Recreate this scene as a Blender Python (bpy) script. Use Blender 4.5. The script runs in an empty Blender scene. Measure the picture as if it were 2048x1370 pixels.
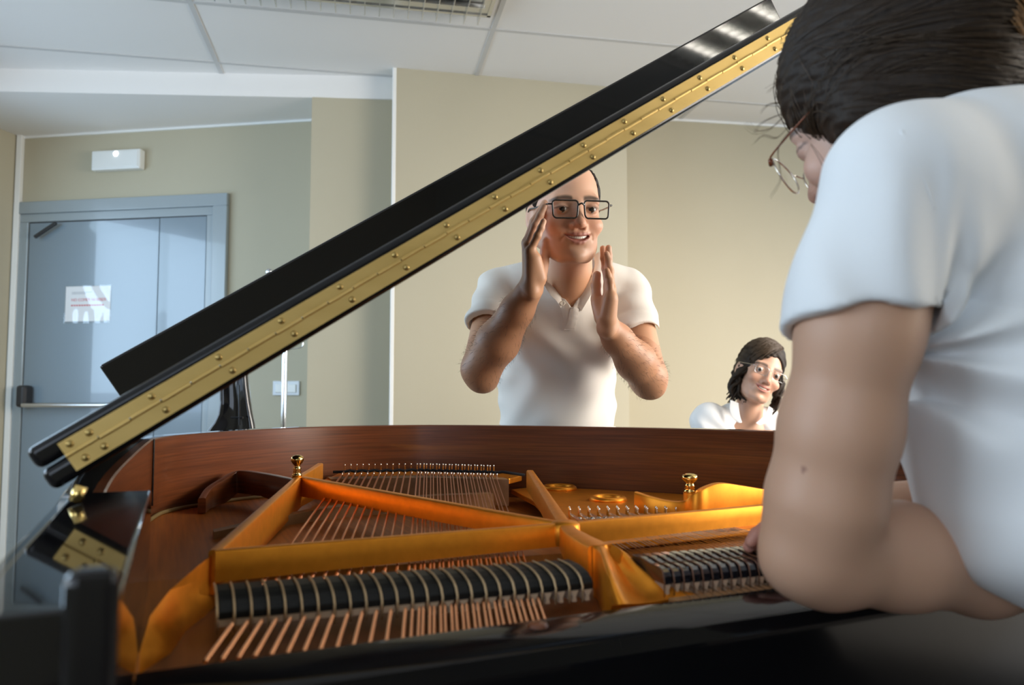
import bpy, math, random
import numpy as np
random.seed(7); np.random.seed(7)
scene = bpy.context.scene
COL = scene.collection

# ------------------------------------------------------------------ camera
FPX, CAMZ = 1540.0, 1.07
PITCH = math.atan(100 / FPX)
cam_d = bpy.data.cameras.new('camera')
cam_d.sensor_width = 36.0
cam_d.lens = 36.0 * FPX / 2048
cam_d.clip_start = 0.02
cam_d.dof.use_dof = True
cam_d.dof.focus_distance = 1.5
cam_d.dof.aperture_fstop = 5.0
cam = bpy.data.objects.new('camera', cam_d)
COL.objects.link(cam)
cam.location = (0, 0, CAMZ)
cam.rotation_euler = (math.pi / 2 + PITCH, 0, 0)
scene.camera = cam

# ------------------------------------------------------------------ colour, sky, daylight
scene.view_settings.view_transform = 'Standard'
scene.view_settings.look = 'None'
scene.view_settings.gamma = 1.0
scene.view_settings.exposure = 0.0
scene.view_settings.use_curve_mapping = False
scene.cycles.use_denoising = True
scene.cycles.max_bounces = 10
scene.cycles.diffuse_bounces = 5
scene.cycles.sample_clamp_indirect = 6.0
scene.cycles.caustics_reflective = False
scene.cycles.caustics_refractive = False

world = bpy.data.worlds.new('World')
scene.world = world
world.use_nodes = True
wn = world.node_tree.nodes
wn['Background'].inputs[0].default_value = (0.62, 0.78, 1.0, 1)
wn['Background'].inputs[1].default_value = 2.5


def area(name, loc, target, sx, sy, power, color, spread=math.pi):
    d = bpy.data.lights.new(name, 'AREA')
    d.shape = 'RECTANGLE'
    d.size, d.size_y = sx, sy
    d.energy = power
    d.color = color
    d.spread = spread
    o = bpy.data.objects.new(name, d)
    COL.objects.link(o)
    o.location = loc
    v = np.array(target, float) - np.array(loc, float)
    import mathutils
    o.rotation_euler = mathutils.Vector(v).to_track_quat('-Z', 'Y').to_euler()
    return o


# daylight entering by the left-hand windows and the right-hand one, then two added fill lamps
area('daylight_left_window', (-3.24, 2.50, 1.65), (-2.0, 2.75, 0.55), 2.7, 1.55, 44, (0.55, 0.79, 1.0))
area('daylight_near_window', (-3.70, -0.35, 1.62), (-1.7, 0.25, 0.5), 2.2, 1.4, 58, (0.78, 0.90, 1.0))
area('daylight_right_window', (3.10, 2.4, 1.85), (0.7, 3.75, 0.0), 2.6, 0.9, 60, (1.0, 0.90, 0.79), math.radians(105))
area('right_fill', (3.12, 1.0, 1.45), (0.0, 1.75, 1.15), 2.0, 1.2, 56, (1.0, 0.90, 0.77), math.radians(150))  # warm fill added at the right to brighten the man's front
area('rear_fill', (-0.95, -2.38, 1.55), (-0.1, 0.0, 1.25), 2.2, 1.4, 9, (0.98, 0.98, 1.0))  # unseen source behind the camera, added to fill the man's front

# ------------------------------------------------------------------ mapping helpers (photo pixel -> point in the room)
CP, SP = math.cos(PITCH), math.sin(PITCH)


def W(x, y, Y):
    """point of the room seen at photo pixel x, y whose distance into the room is Y"""
    cx = (x - 1024) / FPX
    cy = (685 - y) / FPX
    d = np.array([cx, CP - cy * SP, SP + cy * CP])
    return np.array([0, 0, CAMZ]) + d * (Y / d[1])


TH = math.radians(24)
CT, ST = math.cos(TH), math.sin(TH)


def uvz(x, y, z):
    """point on the piano at height z, in the piano's own axes (u along the keyboard, v towards the tail)"""
    cx = (x - 1024) / FPX
    cy = (685 - y) / FPX
    d = np.array([cx, CP - cy * SP, SP + cy * CP])
    p = d * ((z - CAMZ) / d[2])
    return np.array([p[0] * CT + p[1] * ST, -p[0] * ST + p[1] * CT, z])


def onv(x, y, v):
    """point of the piano in the upright plane v"""
    cx = (x - 1024) / FPX
    cy = (685 - y) / FPX
    d = np.array([cx, CP - cy * SP, SP + cy * CP])
    t = v / (-d[0] * ST + d[1] * CT)
    p = d * t
    return np.array([p[0] * CT + p[1] * ST, v, CAMZ + p[2]])


# ------------------------------------------------------------------ materials
def mat(name, color, rough=0.5, metal=0.0, coat=0.0, spec=None, noise=None, bump=None, sss=0.0, sheen=0.0,
        emit=None, attr=False, trans=0.0):
    m = bpy.data.materials.new(name)
    m.use_nodes = True
    nt = m.node_tree
    b = nt.nodes['Principled BSDF']
    b.inputs['Base Color'].default_value = (*color, 1)
    b.inputs['Roughness'].default_value = rough
    b.inputs['Metallic'].default_value = metal
    b.inputs['Coat Weight'].default_value = coat
    b.inputs['Coat Roughness'].default_value = 0.04
    if spec is not None:
        b.inputs['Specular IOR Level'].default_value = spec
    if sss:
        b.inputs['Subsurface Weight'].default_value = sss
        b.inputs['Subsurface Radius'].default_value = (0.010, 0.004, 0.002)
        b.inputs['Subsurface Scale'].default_value = 0.6
    if sheen:
        b.inputs['Sheen Weight'].default_value = sheen
    if trans:
        b.inputs['Transmission Weight'].default_value = trans
    if emit:
        b.inputs['Emission Color'].default_value = (*emit[0], 1)
        b.inputs['Emission Strength'].default_value = emit[1]
    src = None
    if attr:
        a = nt.nodes.new('ShaderNodeAttribute')
        a.attribute_name = 'Col'
        src = a.outputs['Color']
        nt.links.new(src, b.inputs['Base Color'])
    tc = None

    def coords(scale):
        nonlocal tc
        if tc is None:
            tc = nt.nodes.new('ShaderNodeTexCoord')
        mp = nt.nodes.new('ShaderNodeMapping')
        mp.inputs['Scale'].default_value = scale
        nt.links.new(tc.outputs['Object'], mp.inputs['Vector'])
        return mp.outputs['Vector']
    if noise:      # (scale xyz, second colour, lo, hi)
        n = nt.nodes.new('ShaderNodeTexNoise')
        n.inputs['Scale'].default_value = 1.0
        n.inputs['Detail'].default_value = 6
        nt.links.new(coords(noise[0]), n.inputs['Vector'])
        r = nt.nodes.new('ShaderNodeMapRange')
        r.inputs[1].default_value, r.inputs[2].default_value = noise[2], noise[3]
        nt.links.new(n.outputs['Fac'], r.inputs[0])
        mx = nt.nodes.new('ShaderNodeMix')
        mx.data_type = 'RGBA'
        mx.inputs[6].default_value = (*color, 1)
        mx.inputs[7].default_value = (*noise[1], 1)
        if src is not None:
            nt.links.new(src, mx.inputs[6])
        nt.links.new(r.outputs[0], mx.inputs[0])
        nt.links.new(mx.outputs[2], b.inputs['Base Color'])
    if bump:       # (scale xyz, strength, distance)
        n = nt.nodes.new('ShaderNodeTexNoise')
        n.inputs['Scale'].default_value = 1.0
        n.inputs['Detail'].default_value = 4
        nt.links.new(coords(bump[0]), n.inputs['Vector'])
        bp = nt.nodes.new('ShaderNodeBump')
        bp.inputs['Strength'].default_value = bump[1]
        bp.inputs['Distance'].default_value = bump[2]
        nt.links.new(n.outputs['Fac'], bp.inputs['Height'])
        nt.links.new(bp.outputs['Normal'], b.inputs['Normal'])
    return m


M = {}
M['wall'] = mat('beige_wall_paint', (0.49, 0.447, 0.33), 0.75, noise=((1.2, 1.2, 1.2), (0.467, 0.426, 0.314), 0.4, 0.7), bump=((160, 160, 160), 0.12, 0.002))
M['ceiling'] = mat('white_ceiling_tile', (0.86, 0.85, 0.83), 0.85, bump=((220, 220, 220), 0.15, 0.002))
M['bar'] = mat('grey_white_ceiling_rail', (0.62, 0.62, 0.61), 0.6)
M['trim'] = mat('white_painted_trim', (0.85, 0.86, 0.84), 0.5)
M['floor'] = mat('dark_vinyl_floor', (0.13, 0.11, 0.095), 0.45, noise=((6, 6, 6), (0.10, 0.085, 0.075), 0.4, 0.6))
M['door'] = mat('blue_grey_door_paint', (0.21, 0.27, 0.32), 0.22, coat=1.0, bump=((8, 8, 30), 0.05, 0.004))
M['door_frame'] = mat('grey_green_door_frame', (0.31, 0.36, 0.385), 0.25, coat=0.5)
M['gap'] = mat('dark_gap', (0.05, 0.05, 0.055), 0.7)
M['black_plastic'] = mat('black_plastic', (0.02, 0.02, 0.022), 0.45)
M['steel'] = mat('brushed_steel', (0.62, 0.64, 0.67), 0.28, 1.0)
M['chrome'] = mat('chrome', (0.8, 0.82, 0.84), 0.07, 1.0)
M['white_plastic'] = mat('white_plastic', (0.80, 0.82, 0.80), 0.3)
M['switch'] = mat('pale_switch_plastic', (0.66, 0.70, 0.74), 0.25)
M['led'] = mat('white_led', (1, 1, 1), 0.4, emit=((0.95, 1, 1), 9.0))
M['paper'] = mat('white_paper', (0.82, 0.82, 0.83), 0.6)
M['sleeve'] = mat('clear_plastic_sleeve', (0.9, 0.92, 0.95), 0.08, coat=1.0, bump=((14, 14, 22), 0.9, 0.02))
M['red_ink'] = mat('red_ink', (0.62, 0.10, 0.12), 0.6)
M['grey_ink'] = mat('grey_ink', (0.32, 0.34, 0.38), 0.6)
M['black_gloss'] = mat('black_polyester', (0.006, 0.006, 0.007), 0.04)
M['fallboard'] = mat('black_fallboard_lacquer', (0.006, 0.006, 0.007), 0.07, spec=0.22)
M['black_edge'] = mat('black_polyester_edge', (0.007, 0.007, 0.008), 0.16, spec=0.35)
M['mahogany'] = mat('mahogany_veneer', (0.22, 0.062, 0.018), 0.30, coat=0.3, noise=((7, 7, 300), (0.12, 0.034, 0.011), 0.36, 0.70), bump=((8, 8, 400), 0.05, 0.0006))
M['soundboard'] = mat('varnished_soundboard', (0.68, 0.225, 0.042), 0.42, spec=0.22, noise=((160, 6, 40), (0.50, 0.165, 0.034), 0.35, 0.7))
M['bridge'] = mat('pale_bridge_wood', (0.45, 0.24, 0.10), 0.45, noise=((60, 14, 60), (0.34, 0.17, 0.07), 0.35, 0.7))
M['deck'] = mat('brown_stained_wood', (0.20, 0.075, 0.03), 0.4, noise=((90, 8, 60), (0.11, 0.04, 0.016), 0.35, 0.7))
M['bronze'] = mat('gold_bronze_paint', (1.0, 0.375, 0.03), 0.40, 0.75, noise=((70, 70, 70), (0.90, 0.33, 0.025), 0.35, 0.7), bump=((500, 500, 500), 0.10, 0.0006))
M['brass'] = mat('brushed_brass', (0.80, 0.58, 0.22), 0.52, 0.85, noise=((3, 40, 40), (0.72, 0.51, 0.18), 0.35, 0.7))
M['brass_shiny'] = mat('polished_brass', (0.86, 0.62, 0.22), 0.13, 1.0)
M['screw'] = mat('dull_brass_screw', (0.46, 0.33, 0.12), 0.3, 0.9)
M['copper'] = mat('copper_winding', (0.85, 0.40, 0.20), 0.30, 1.0, bump=((1, 1400, 1), 0.25, 0.0004))
M['string_steel'] = mat('steel_wire', (0.72, 0.66, 0.58), 0.25, 1.0)
M['pin'] = mat('nickel_pin', (0.80, 0.76, 0.68), 0.18, 1.0)
M['damper_black'] = mat('black_damper_head', (0.007, 0.008, 0.008), 0.45, spec=0.3, bump=((180, 60, 180), 0.15, 0.001))
M['damper_gloss'] = mat('glossy_damper_head', (0.012, 0.012, 0.017), 0.08, coat=1.0, spec=0.8)
M['felt'] = mat('cream_damper_felt', (0.62, 0.42, 0.27), 0.95, sheen=0.3)
M['wire'] = mat('dull_brass_wire', (0.60, 0.43, 0.24), 0.38, 0.55)
M['felt_black'] = mat('black_woven_felt', (0.012, 0.012, 0.016), 0.9)
M['braid'] = mat('gold_braid', (0.34, 0.24, 0.09), 0.6)
M['polo'] = mat('cream_pique_cotton', (0.83, 0.79, 0.725), 0.85, sheen=0.15, bump=((700, 700, 700), 0.25, 0.0008))
M['tee'] = mat('white_cotton_jersey', (0.80, 0.83, 0.85), 0.85, sheen=0.15, bump=((420, 420, 420), 0.12, 0.0008))
M['blouse'] = mat('white_cotton_poplin', (0.84, 0.84, 0.84), 0.8, sheen=0.1)
M['button'] = mat('cream_button', (0.80, 0.75, 0.64), 0.3)
M['skin'] = mat('skin', (0.6, 0.36, 0.25), 0.48, sss=0.12, attr=True, bump=((330, 330, 330), 0.10, 0.0008))
M['hair_brown'] = mat('dark_brown_hair', (0.024, 0.015, 0.009), 0.6, spec=0.25, noise=((300, 300, 60), (0.016, 0.010, 0.007), 0.35, 0.7))
M['hair_strand'] = mat('dark_brown_hair_strand', (0.060, 0.036, 0.019), 0.45, spec=0.4)
M['hair_lit'] = mat('lit_hair_strand', (0.26, 0.13, 0.045), 0.40, spec=0.6)  # dark hair with its sunlit gleam put into the colour
M['eye'] = mat('eye', (0.8, 0.8, 0.8), 0.12, attr=True, coat=0.4)
M['teeth'] = mat('teeth', (0.80, 0.74, 0.64), 0.25)
M['frame_dark'] = mat('dark_spectacle_frame', (0.022, 0.020, 0.016), 0.22, coat=0.4)
M['frame_silver'] = mat('silver_spectacle_frame', (0.60, 0.60, 0.62), 0.2, 1.0)
M['frame_gold'] = mat('pale_gold_spectacle_frame', (0.82, 0.76, 0.66), 0.2, 1.0)
M['tortoise'] = mat('tortoiseshell_tip', (0.20, 0.06, 0.025), 0.2)
M['navy'] = mat('navy_denim', (0.012, 0.016, 0.032), 0.85)
M['shoe'] = mat('white_shoe', (0.62, 0.61, 0.57), 0.6)
M['arm_hair'] = mat('dark_arm_hair', (0.05, 0.03, 0.02), 0.5)
M['glass_lens'] = mat('spectacle_lens', (1, 1, 1), 0.02, trans=1.0)
M['glass_lens'].node_tree.nodes['Principled BSDF'].inputs['IOR'].default_value = 1.06
M['fixture'] = mat('louvre_aluminium', (0.70, 0.70, 0.68), 0.22, 0.85)


# ------------------------------------------------------------------ mesh helpers
def norm(v):
    v = np.asarray(v, float)
    return v / (np.linalg.norm(v) + 1e-12)


class MB:
    """collects verts and faces for ONE mesh object"""

    def __init__(s):
        s.v, s.f, s.mi = [], [], []
        s.cur = 0

    def add(s, vs, fs):
        o = len(s.v)
        s.v.extend([tuple(map(float, p)) for p in vs])
        for f in fs:
            s.f.append(tuple(o + i for i in f))
            s.mi.append(s.cur)
        return s

    def box(s, c, h, R=None):
        c = np.array(c, float)
        R = np.eye(3) if R is None else np.array(R, float)   # rows = axes
        vs = []
        for z in (-1, 1):
            for y in (-1, 1):
                for x in (-1, 1):
                    vs.append(c + x * h[0] * R[0] + y * h[1] * R[1] + z * h[2] * R[2])
        return s.add(vs, [(0, 2, 3, 1), (4, 5, 7, 6), (0, 1, 5, 4), (2, 6, 7, 3), (0, 4, 6, 2), (1, 3, 7, 5)])

    def bounds(s, a, b):
        a, b = np.array(a, float), np.array(b, float)
        return s.box((a + b) / 2, (b - a) / 2)

    def prism(s, poly, z0, z1):
        """plan polygon of (x, y), upright"""
        n = len(poly)
        ar = sum(poly[i][0] * poly[(i + 1) % n][1] - poly[(i + 1) % n][0] * poly[i][1] for i in range(n))
        if ar < 0:
            poly = poly[::-1]
        f0 = z0 if callable(z0) else (lambda x, y: z0)
        f1 = z1 if callable(z1) else (lambda x, y: z1)
        vs = [(x, y, f0(x, y)) for x, y in poly] + [(x, y, f1(x, y)) for x, y in poly]
        fs = [tuple(range(n))[::-1], tuple(range(n, 2 * n))]
        fs += [(i, (i + 1) % n, n + (i + 1) % n, n + i) for i in range(n)]
        return s.add(vs, fs)

    def loft(s, secs, closed_ring=True, caps=True, loop=False):
        n = len(secs[0])
        vs = [p for sec in secs for p in sec]
        fs = []
        m = len(secs)
        for i in range(m if loop else m - 1):
            j2 = (i + 1) % m
            for j in range(n if closed_ring else n - 1):
                k = (j + 1) % n
                fs.append((i * n + j, i * n + k, j2 * n + k, j2 * n + j))
        if caps and closed_ring and not loop:
            fs.append(tuple(range(n))[::-1])
            fs.append(tuple((m - 1) * n + j for j in range(n)))
        return s.add(vs, fs)

    def tube(s, path, r, n=8, caps=True, loop=False):
        path = [np.array(p, float) for p in path]
        m = len(path)
        rr = [r] * m if np.isscalar(r) else list(r)
        up = None
        secs = []
        for i in range(m):
            if loop:
                t = norm(path[(i + 1) % m] - path[i - 1])
            else:
                t = norm(path[min(i + 1, m - 1)] - path[max(i - 1, 0)])
            if up is None:
                a = np.array([0, 0, 1.0]) if abs(t[2]) < 0.9 else np.array([1.0, 0, 0])
                up = norm(a - t * (a @ t))
            else:
                up = norm(up - t * (up @ t))
            sd = np.cross(t, up)
            secs.append([path[i] + rr[i] * (math.cos(2 * math.pi * k / n) * sd + math.sin(2 * math.pi * k / n) * up) for k in range(n)])
        return s.loft(secs, caps=caps, loop=loop)

    def lathe(s, prof, c=(0, 0, 0), n=20, axis=None):
        """prof: (radius, height) pairs along axis"""
        c = np.array(c, float)
        ax = norm(axis if axis is not None else (0, 0, 1))
        a = np.array([1.0, 0, 0]) if abs(ax[0]) < 0.9 else np.array([0, 1.0, 0])
        e1 = norm(a - ax * (a @ ax))
        e2 = np.cross(ax, e1)
        secs = [[c + ax * h + max(r, 1e-5) * (math.cos(2 * math.pi * k / n) * e1 + math.sin(2 * math.pi * k / n) * e2) for k in range(n)] for r, h in prof]
        return s.loft(secs)

    def build(s, name, m, parent=None, smooth=False, bevel=0.0, seg=2, angle=None):
        me = bpy.data.meshes.new(name)
        me.from_pydata(s.v, [], s.f)
        mats = m if isinstance(m, (list, tuple)) else [m]
        for x in mats:
            me.materials.append(x)
        if len(mats) > 1:
            me.polygons.foreach_set('material_index', s.mi)
        if smooth:
            me.polygons.foreach_set('use_smooth', [True] * len(me.polygons))
        me.validate()
        me.update()
        o = bpy.data.objects.new(name, me)
        COL.objects.link(o)
        if smooth and angle:
            try:
                me.set_sharp_from_angle(angle=math.radians(angle))
            except Exception:
                pass
        if bevel:
            b = o.modifiers.new('bevel', 'BEVEL')
            b.width = bevel
            b.segments = seg
            b.limit_method = 'ANGLE'
            b.angle_limit = math.radians(35)
        if parent is not None:
            put(o, parent)
        return o


def put(o, parent):
    """make o a child; its mesh is in the frame recorded on the thing's root"""
    o.parent = parent
    base = parent.get('frame_offset')
    if base is not None:
        o.location = tuple(-x for x in base)


def empty(name, loc=(0, 0, 0), rotz=0.0, offset=None):
    o = bpy.data.objects.new(name, None)
    o.empty_display_size = 0.1
    COL.objects.link(o)
    o.location = loc
    o.rotation_euler = (0, 0, rotz)
    if offset is not None:
        o['frame_offset'] = [float(x) for x in offset]
    return o


def tag(o, label=None, cat=None, group=None, kind=None):
    if label:
        o['label'] = label
    if cat:
        o['category'] = cat
    if group:
        o['group'] = group
    if kind:
        o['kind'] = kind
    return o


def copy_obj(o, parent, loc=None):
    c = o.copy()
    COL.objects.link(c)
    c.parent = parent
    if loc is not None:
        c.location = loc
    return c


def catmull(pts, n=8, loop=False):
    pts = [np.array(p, float) for p in pts]
    out = []
    m = len(pts)
    rng = range(m if loop else m - 1)
    for i in rng:
        if loop:
            p0, p1, p2, p3 = pts[i - 1], pts[i], pts[(i + 1) % m], pts[(i + 2) % m]
        else:
            p1, p2 = pts[i], pts[i + 1]
            p0 = pts[i - 1] if i > 0 else 2 * p1 - p2
            p3 = pts[i + 2] if i + 2 < m else 2 * p2 - p1
        for k in range(n):
            t = k / n
            out.append(0.5 * (2 * p1 + (p2 - p0) * t + (2 * p0 - 5 * p1 + 4 * p2 - p3) * t * t + (3 * p1 - p0 - 3 * p2 + p3) * t ** 3))
    if not loop:
        out.append(pts[-1])
    return out


# ------------------------------------------------------------------ distance-field sculpting (bodies, clothes, hair)
def cap(a, b, ra, rb=None):
    a, b = np.array(a, np.float32), np.array(b, np.float32)
    rb = ra if rb is None else rb
    ba = b - a
    L = float(ba @ ba) + 1e-12

    def f(P):
        q = P - a
        t = np.clip(q @ ba / L, 0, 1)
        d = q - t[:, None] * ba
        return np.sqrt(np.einsum('ij,ij->i', d, d)) - (ra + (rb - ra) * t)
    return f


def ell(c, r, R=None):
    c, r = np.array(c, np.float32), np.array(r, np.float32)
    R = None if R is None else np.array(R, np.float32)

    def f(P):
        q = P - c
        if R is not None:
            q = q @ R.T           # rows of R = local axes
        a = q / r
        k0 = np.sqrt(np.einsum('ij,ij->i', a, a))
        a = a / r
        k1 = np.sqrt(np.einsum('ij,ij->i', a, a)) + 1e-9
        return k0 * (k0 - 1) / k1
    return f


def rbox(c, h, R=None, rr=0.0):
    c, h = np.array(c, np.float32), np.array(h, np.float32)
    R = None if R is None else np.array(R, np.float32)

    def f(P):
        q = P - c
        if R is not None:
            q = q @ R.T
        q = np.abs(q) - (h - rr)
        return np.linalg.norm(np.maximum(q, 0), axis=1) + np.minimum(q.max(1), 0) - rr
    return f


def plane(c, n):
    c, n = np.array(c, np.float32), np.array(norm(n), np.float32)
    return lambda P: (P - c) @ n


def smin(a, b, k):
    if k <= 0:
        return np.minimum(a, b)
    h = np.clip(0.5 + 0.5 * (b - a) / k, 0, 1)
    return b + (a - b) * h - k * h * (1 - h)


class Sdf:
    def __init__(s):
        s.ops = []

    def add(s, f, k=0.01):
        s.ops.append((0, f, k))
        return s

    def sub(s, f, k=0.005):
        s.ops.append((1, f, k))
        return s

    def cut(s, f, k=0.003):          # keep what is inside f
        s.ops.append((2, f, k))
        return s

    def disp(s, g):
        s.ops.append((3, g, 0))
        return s

    def chain(s, pts, k=0.01):
        for (a, ra), (b, rb) in zip(pts[:-1], pts[1:]):
            s.add(cap(a, b, ra, rb), k)
        return s

    def __call__(s, P):
        d = None
        for op, f, k in s.ops:
            if op == 3:
                d = d + f(P)
                continue
            e = f(P)
            if d is None:
                d = e
            elif op == 0:
                d = smin(d, e, k)
            elif op == 1:
                d = -smin(-d, e, k)
            else:
                d = -smin(-d, -e, k)
        return d


def local(f, c, R, s=1.0):
    """f is written in its own frame; R rows = its axes in the room"""
    c = np.array(c, np.float32)
    R = np.array(R, np.float32)
    return lambda P: f(((P - c) @ R.T) / s) * s


def mesh_sdf(f, lo, hi, h):
    """sparse evaluation + surface nets"""
    B = 8
    lo, hi = np.array(lo, float), np.array(hi, float)
    nb = np.ceil((hi - lo) / (h * B)).astype(int)
    N = nb * B + 1
    D = np.full(N, 1.0, np.float32)
    bi = np.stack(np.meshgrid(*[np.arange(k) for k in nb], indexing='ij'), -1).reshape(-1, 3)
    cen = (lo + (bi * B + B / 2) * h).astype(np.float32)
    dc = f(cen)
    keep = np.abs(dc) < h * B * 1.25
    for b, d in zip(bi[~keep], dc[~keep]):
        if d < 0:
            x, y, z = b * B
            D[x:x + B + 1, y:y + B + 1, z:z + B + 1] = -1.0
    kb = bi[keep]
    off = np.stack(np.meshgrid(*[np.arange(B + 1)] * 3, indexing='ij'), -1).reshape(-1, 3)
    step = 300
    for i in range(0, len(kb), step):
        idx = (kb[i:i + step, None, :] * B + off[None]).reshape(-1, 3)
        D[idx[:, 0], idx[:, 1], idx[:, 2]] = f((lo + idx * h).astype(np.float32))
    S = D < 0
    n = np.array(N) - 1
    cnt = np.zeros(n, np.int8)
    for dx in (0, 1):
        for dy in (0, 1):
            for dz in (0, 1):
                cnt += S[dx:n[0] + dx, dy:n[1] + dy, dz:n[2] + dz]
    act = np.argwhere((cnt > 0) & (cnt < 8))
    cid = np.full(n, -1, np.int32)
    cid[act[:, 0], act[:, 1], act[:, 2]] = np.arange(len(act))
    cor = np.array([(x, y, z) for x in (0, 1) for y in (0, 1) for z in (0, 1)])
    cv = np.stack([D[act[:, 0] + c[0], act[:, 1] + c[1], act[:, 2] + c[2]] for c in cor], 1)
    acc = np.zeros((len(act), 3))
    w = np.zeros(len(act))
    for i in range(8):
        for j in range(i + 1, 8):
            if np.abs(cor[i] - cor[j]).sum() != 1:
                continue
            m = (cv[:, i] < 0) != (cv[:, j] < 0)
            t = np.where(m, cv[:, i] / np.where(m, cv[:, i] - cv[:, j], 1), 0)
            acc += np.where(m[:, None], cor[i] + t[:, None] * (cor[j] - cor[i]), 0)
            w += m
    V = lo + (act + acc / w[:, None]) * h
    F = []
    for ax in range(3):
        a1, a2 = (ax + 1) % 3, (ax + 2) % 3
        sl0 = [slice(1, -1)] * 3
        sl1 = [slice(1, -1)] * 3
        sl0[ax], sl1[ax] = slice(0, -1), slice(1, None)
        s0, s1 = S[tuple(sl0)], S[tuple(sl1)]
        for flip in (False, True):
            e = np.argwhere((s0 & ~s1) if not flip else (~s0 & s1))
            if not len(e):
                continue
            e = e.copy()
            for k in range(3):
                if k != ax:
                    e[:, k] += 1
            q = []
            for (p1, p2) in ((0, 0), (1, 0), (1, 1), (0, 1)):
                c = e.copy()
                c[:, a1] -= 1 - p1
                c[:, a2] -= 1 - p2
                q.append(cid[c[:, 0], c[:, 1], c[:, 2]])
            q = np.stack(q, 1)
            if flip:
                q = q[:, ::-1]
            F.append(q[(q >= 0).all(1)])
    return V, np.concatenate(F)


def sdf_obj(name, f, lo, hi, h, m, parent=None, color=None, extra=None):
    V, F = mesh_sdf(f, lo, hi, h)
    if extra:
        for V2, F2 in extra:
            F = np.concatenate([F, F2 + len(V)])
            V = np.concatenate([V, V2])
    me = bpy.data.meshes.new(name)
    me.vertices.add(len(V))
    me.vertices.foreach_set('co', V.astype(np.float32).ravel())
    me.loops.add(F.size)
    me.loops.foreach_set('vertex_index', F.astype(np.int32).ravel())
    me.polygons.add(len(F))
    me.polygons.foreach_set('loop_start', (np.arange(len(F)) * 4).astype(np.int32))
    me.polygons.foreach_set('use_smooth', np.ones(len(F), bool))
    me.update(calc_edges=True)
    if color is not None:
        c = color(V)
        at = me.color_attributes.new('Col', 'FLOAT_COLOR', 'POINT')
        at.data.foreach_set('color', np.concatenate([c, np.ones((len(c), 1))], 1).astype(np.float32).ravel())
    me.materials.append(m)
    o = bpy.data.objects.new(name, me)
    COL.objects.link(o)
    if parent is not None:
        put(o, parent)
    return o


def ball(name, c, r, m, parent, color=None, n=20):
    c = np.array(c, float)
    mb = MB()
    mb.lathe([(r * math.sin(math.pi * i / n), -r * math.cos(math.pi * i / n)) for i in range(n + 1)], c, n)
    o = mb.build(name, m, parent, smooth=True)
    if color is not None:
        V = np.array(mb.v)
        cc = color(V)
        at = o.data.color_attributes.new('Col', 'FLOAT_COLOR', 'POINT')
        at.data.foreach_set('color', np.concatenate([cc, np.ones((len(cc), 1))], 1).astype(np.float32).ravel())
    return o

# ================================================================== the room
ZC, ZS = 2.72, 2.60                     # main ceiling, lowered ceiling by the door


def struct(name, mb, m, parent=None, **k):
    o = mb.build(name, m, parent, **k)
    if parent is None:
        o['kind'] = 'structure'
    return o


def seg_prism(a, b, depth, z0, z1, mb=None):
    """upright slab whose visible face runs a -> b in plan; depth goes away from the camera side"""
    a, b = np.array(a, float), np.array(b, float)
    t = norm(b - a)
    nrm = np.array([-t[1], t[0]])
    mb = mb or MB()
    mb.prism([a, b, b + nrm * depth, a + nrm * depth], z0, z1)
    return mb


struct('floor', MB().prism([(-4.6, -2.6), (3.4, -2.6), (3.4, 5.4), (-4.6, 5.4)], -0.1, 0.0), M['floor'])
ceil = struct('ceiling', MB().prism([(-4.6, -2.6), (3.4, -2.6), (3.4, 5.4), (-4.6, 5.4)], ZC, ZC + 0.1), M['ceiling'])

# ceiling rails between the tiles (room grid is turned 11 degrees)
ga = math.radians(11)
e1 = np.array([math.cos(ga), math.sin(ga)])
e2 = np.array([-math.sin(ga), math.cos(ga)])
G0 = np.array([-0.086, 3.405])
rails = MB()
for k in range(-8, 4):
    p = G0 + e2 * (0.61 * k)
    rails.box((p[0], p[1], ZC - 0.001), (6, 0.011, 0.0025), [(e1[0], e1[1], 0), (e2[0], e2[1], 0), (0, 0, 1)])
for k in range(-3, 3):
    p = G0 + e1 * (1.30 * k)
    rails.box((p[0], p[1], ZC - 0.0012), (0.011, 6, 0.0025), [(e1[0], e1[1], 0), (e2[0], e2[1], 0), (0, 0, 1)])
rails.build('ceiling_rails', M['bar'], ceil)

# door wall, pier, back walls
LD, RD = np.array([-2.95, 4.53]), np.array([-0.90, 4.192])
struct('wall_door', seg_prism(LD + (LD - RD) * 0.1, RD, 0.15, 0, ZC), M['wall'])
PA, PB = np.array([-1.038, 3.905]), np.array([-0.60, 3.95])
struct('wall_pier', MB().prism([PA, PB, PB + (0, 0.45), PA + (0.0, 0.45)], 0, ZS), M['wall'])
BA, BB = np.array([-0.588, 3.822]), np.array([0.62, 4.085])
struct('wall_back', MB().prism([BA, BB, BB + (-0.1, 0.6), BA + (-0.03, 0.5)], 0, ZC), M['wall'])
tb = norm(BB - BA)
nb_ = np.array([-tb[1], tb[0]])
c_ = BA - tb * 0.009 + nb_ * 0.01
struct('trim_1', MB().box((c_[0], c_[1], ZC / 2), (0.0095, 0.014, ZC / 2), [(tb[0], tb[1], 0), (nb_[0], nb_[1], 0), (0, 0, 1)]), M['trim'], bevel=0.003)
RA, RB = np.array([0.45, 4.47]), np.array([2.6, 4.815])
struct('wall_recess', seg_prism(RA, RB, 0.15, 0, ZC), M['wall'])
# lowered ceiling over the door with its bulkhead face
SA, SB = np.array([-4.3, 3.74]), np.array([-0.60, 3.935])
bulk = MB().prism([SA, SB, (-0.60, 4.9), (-4.3, 5.2)], ZS, ZC)
struct('ceiling_lowered', bulk, M['ceiling'])
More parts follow.
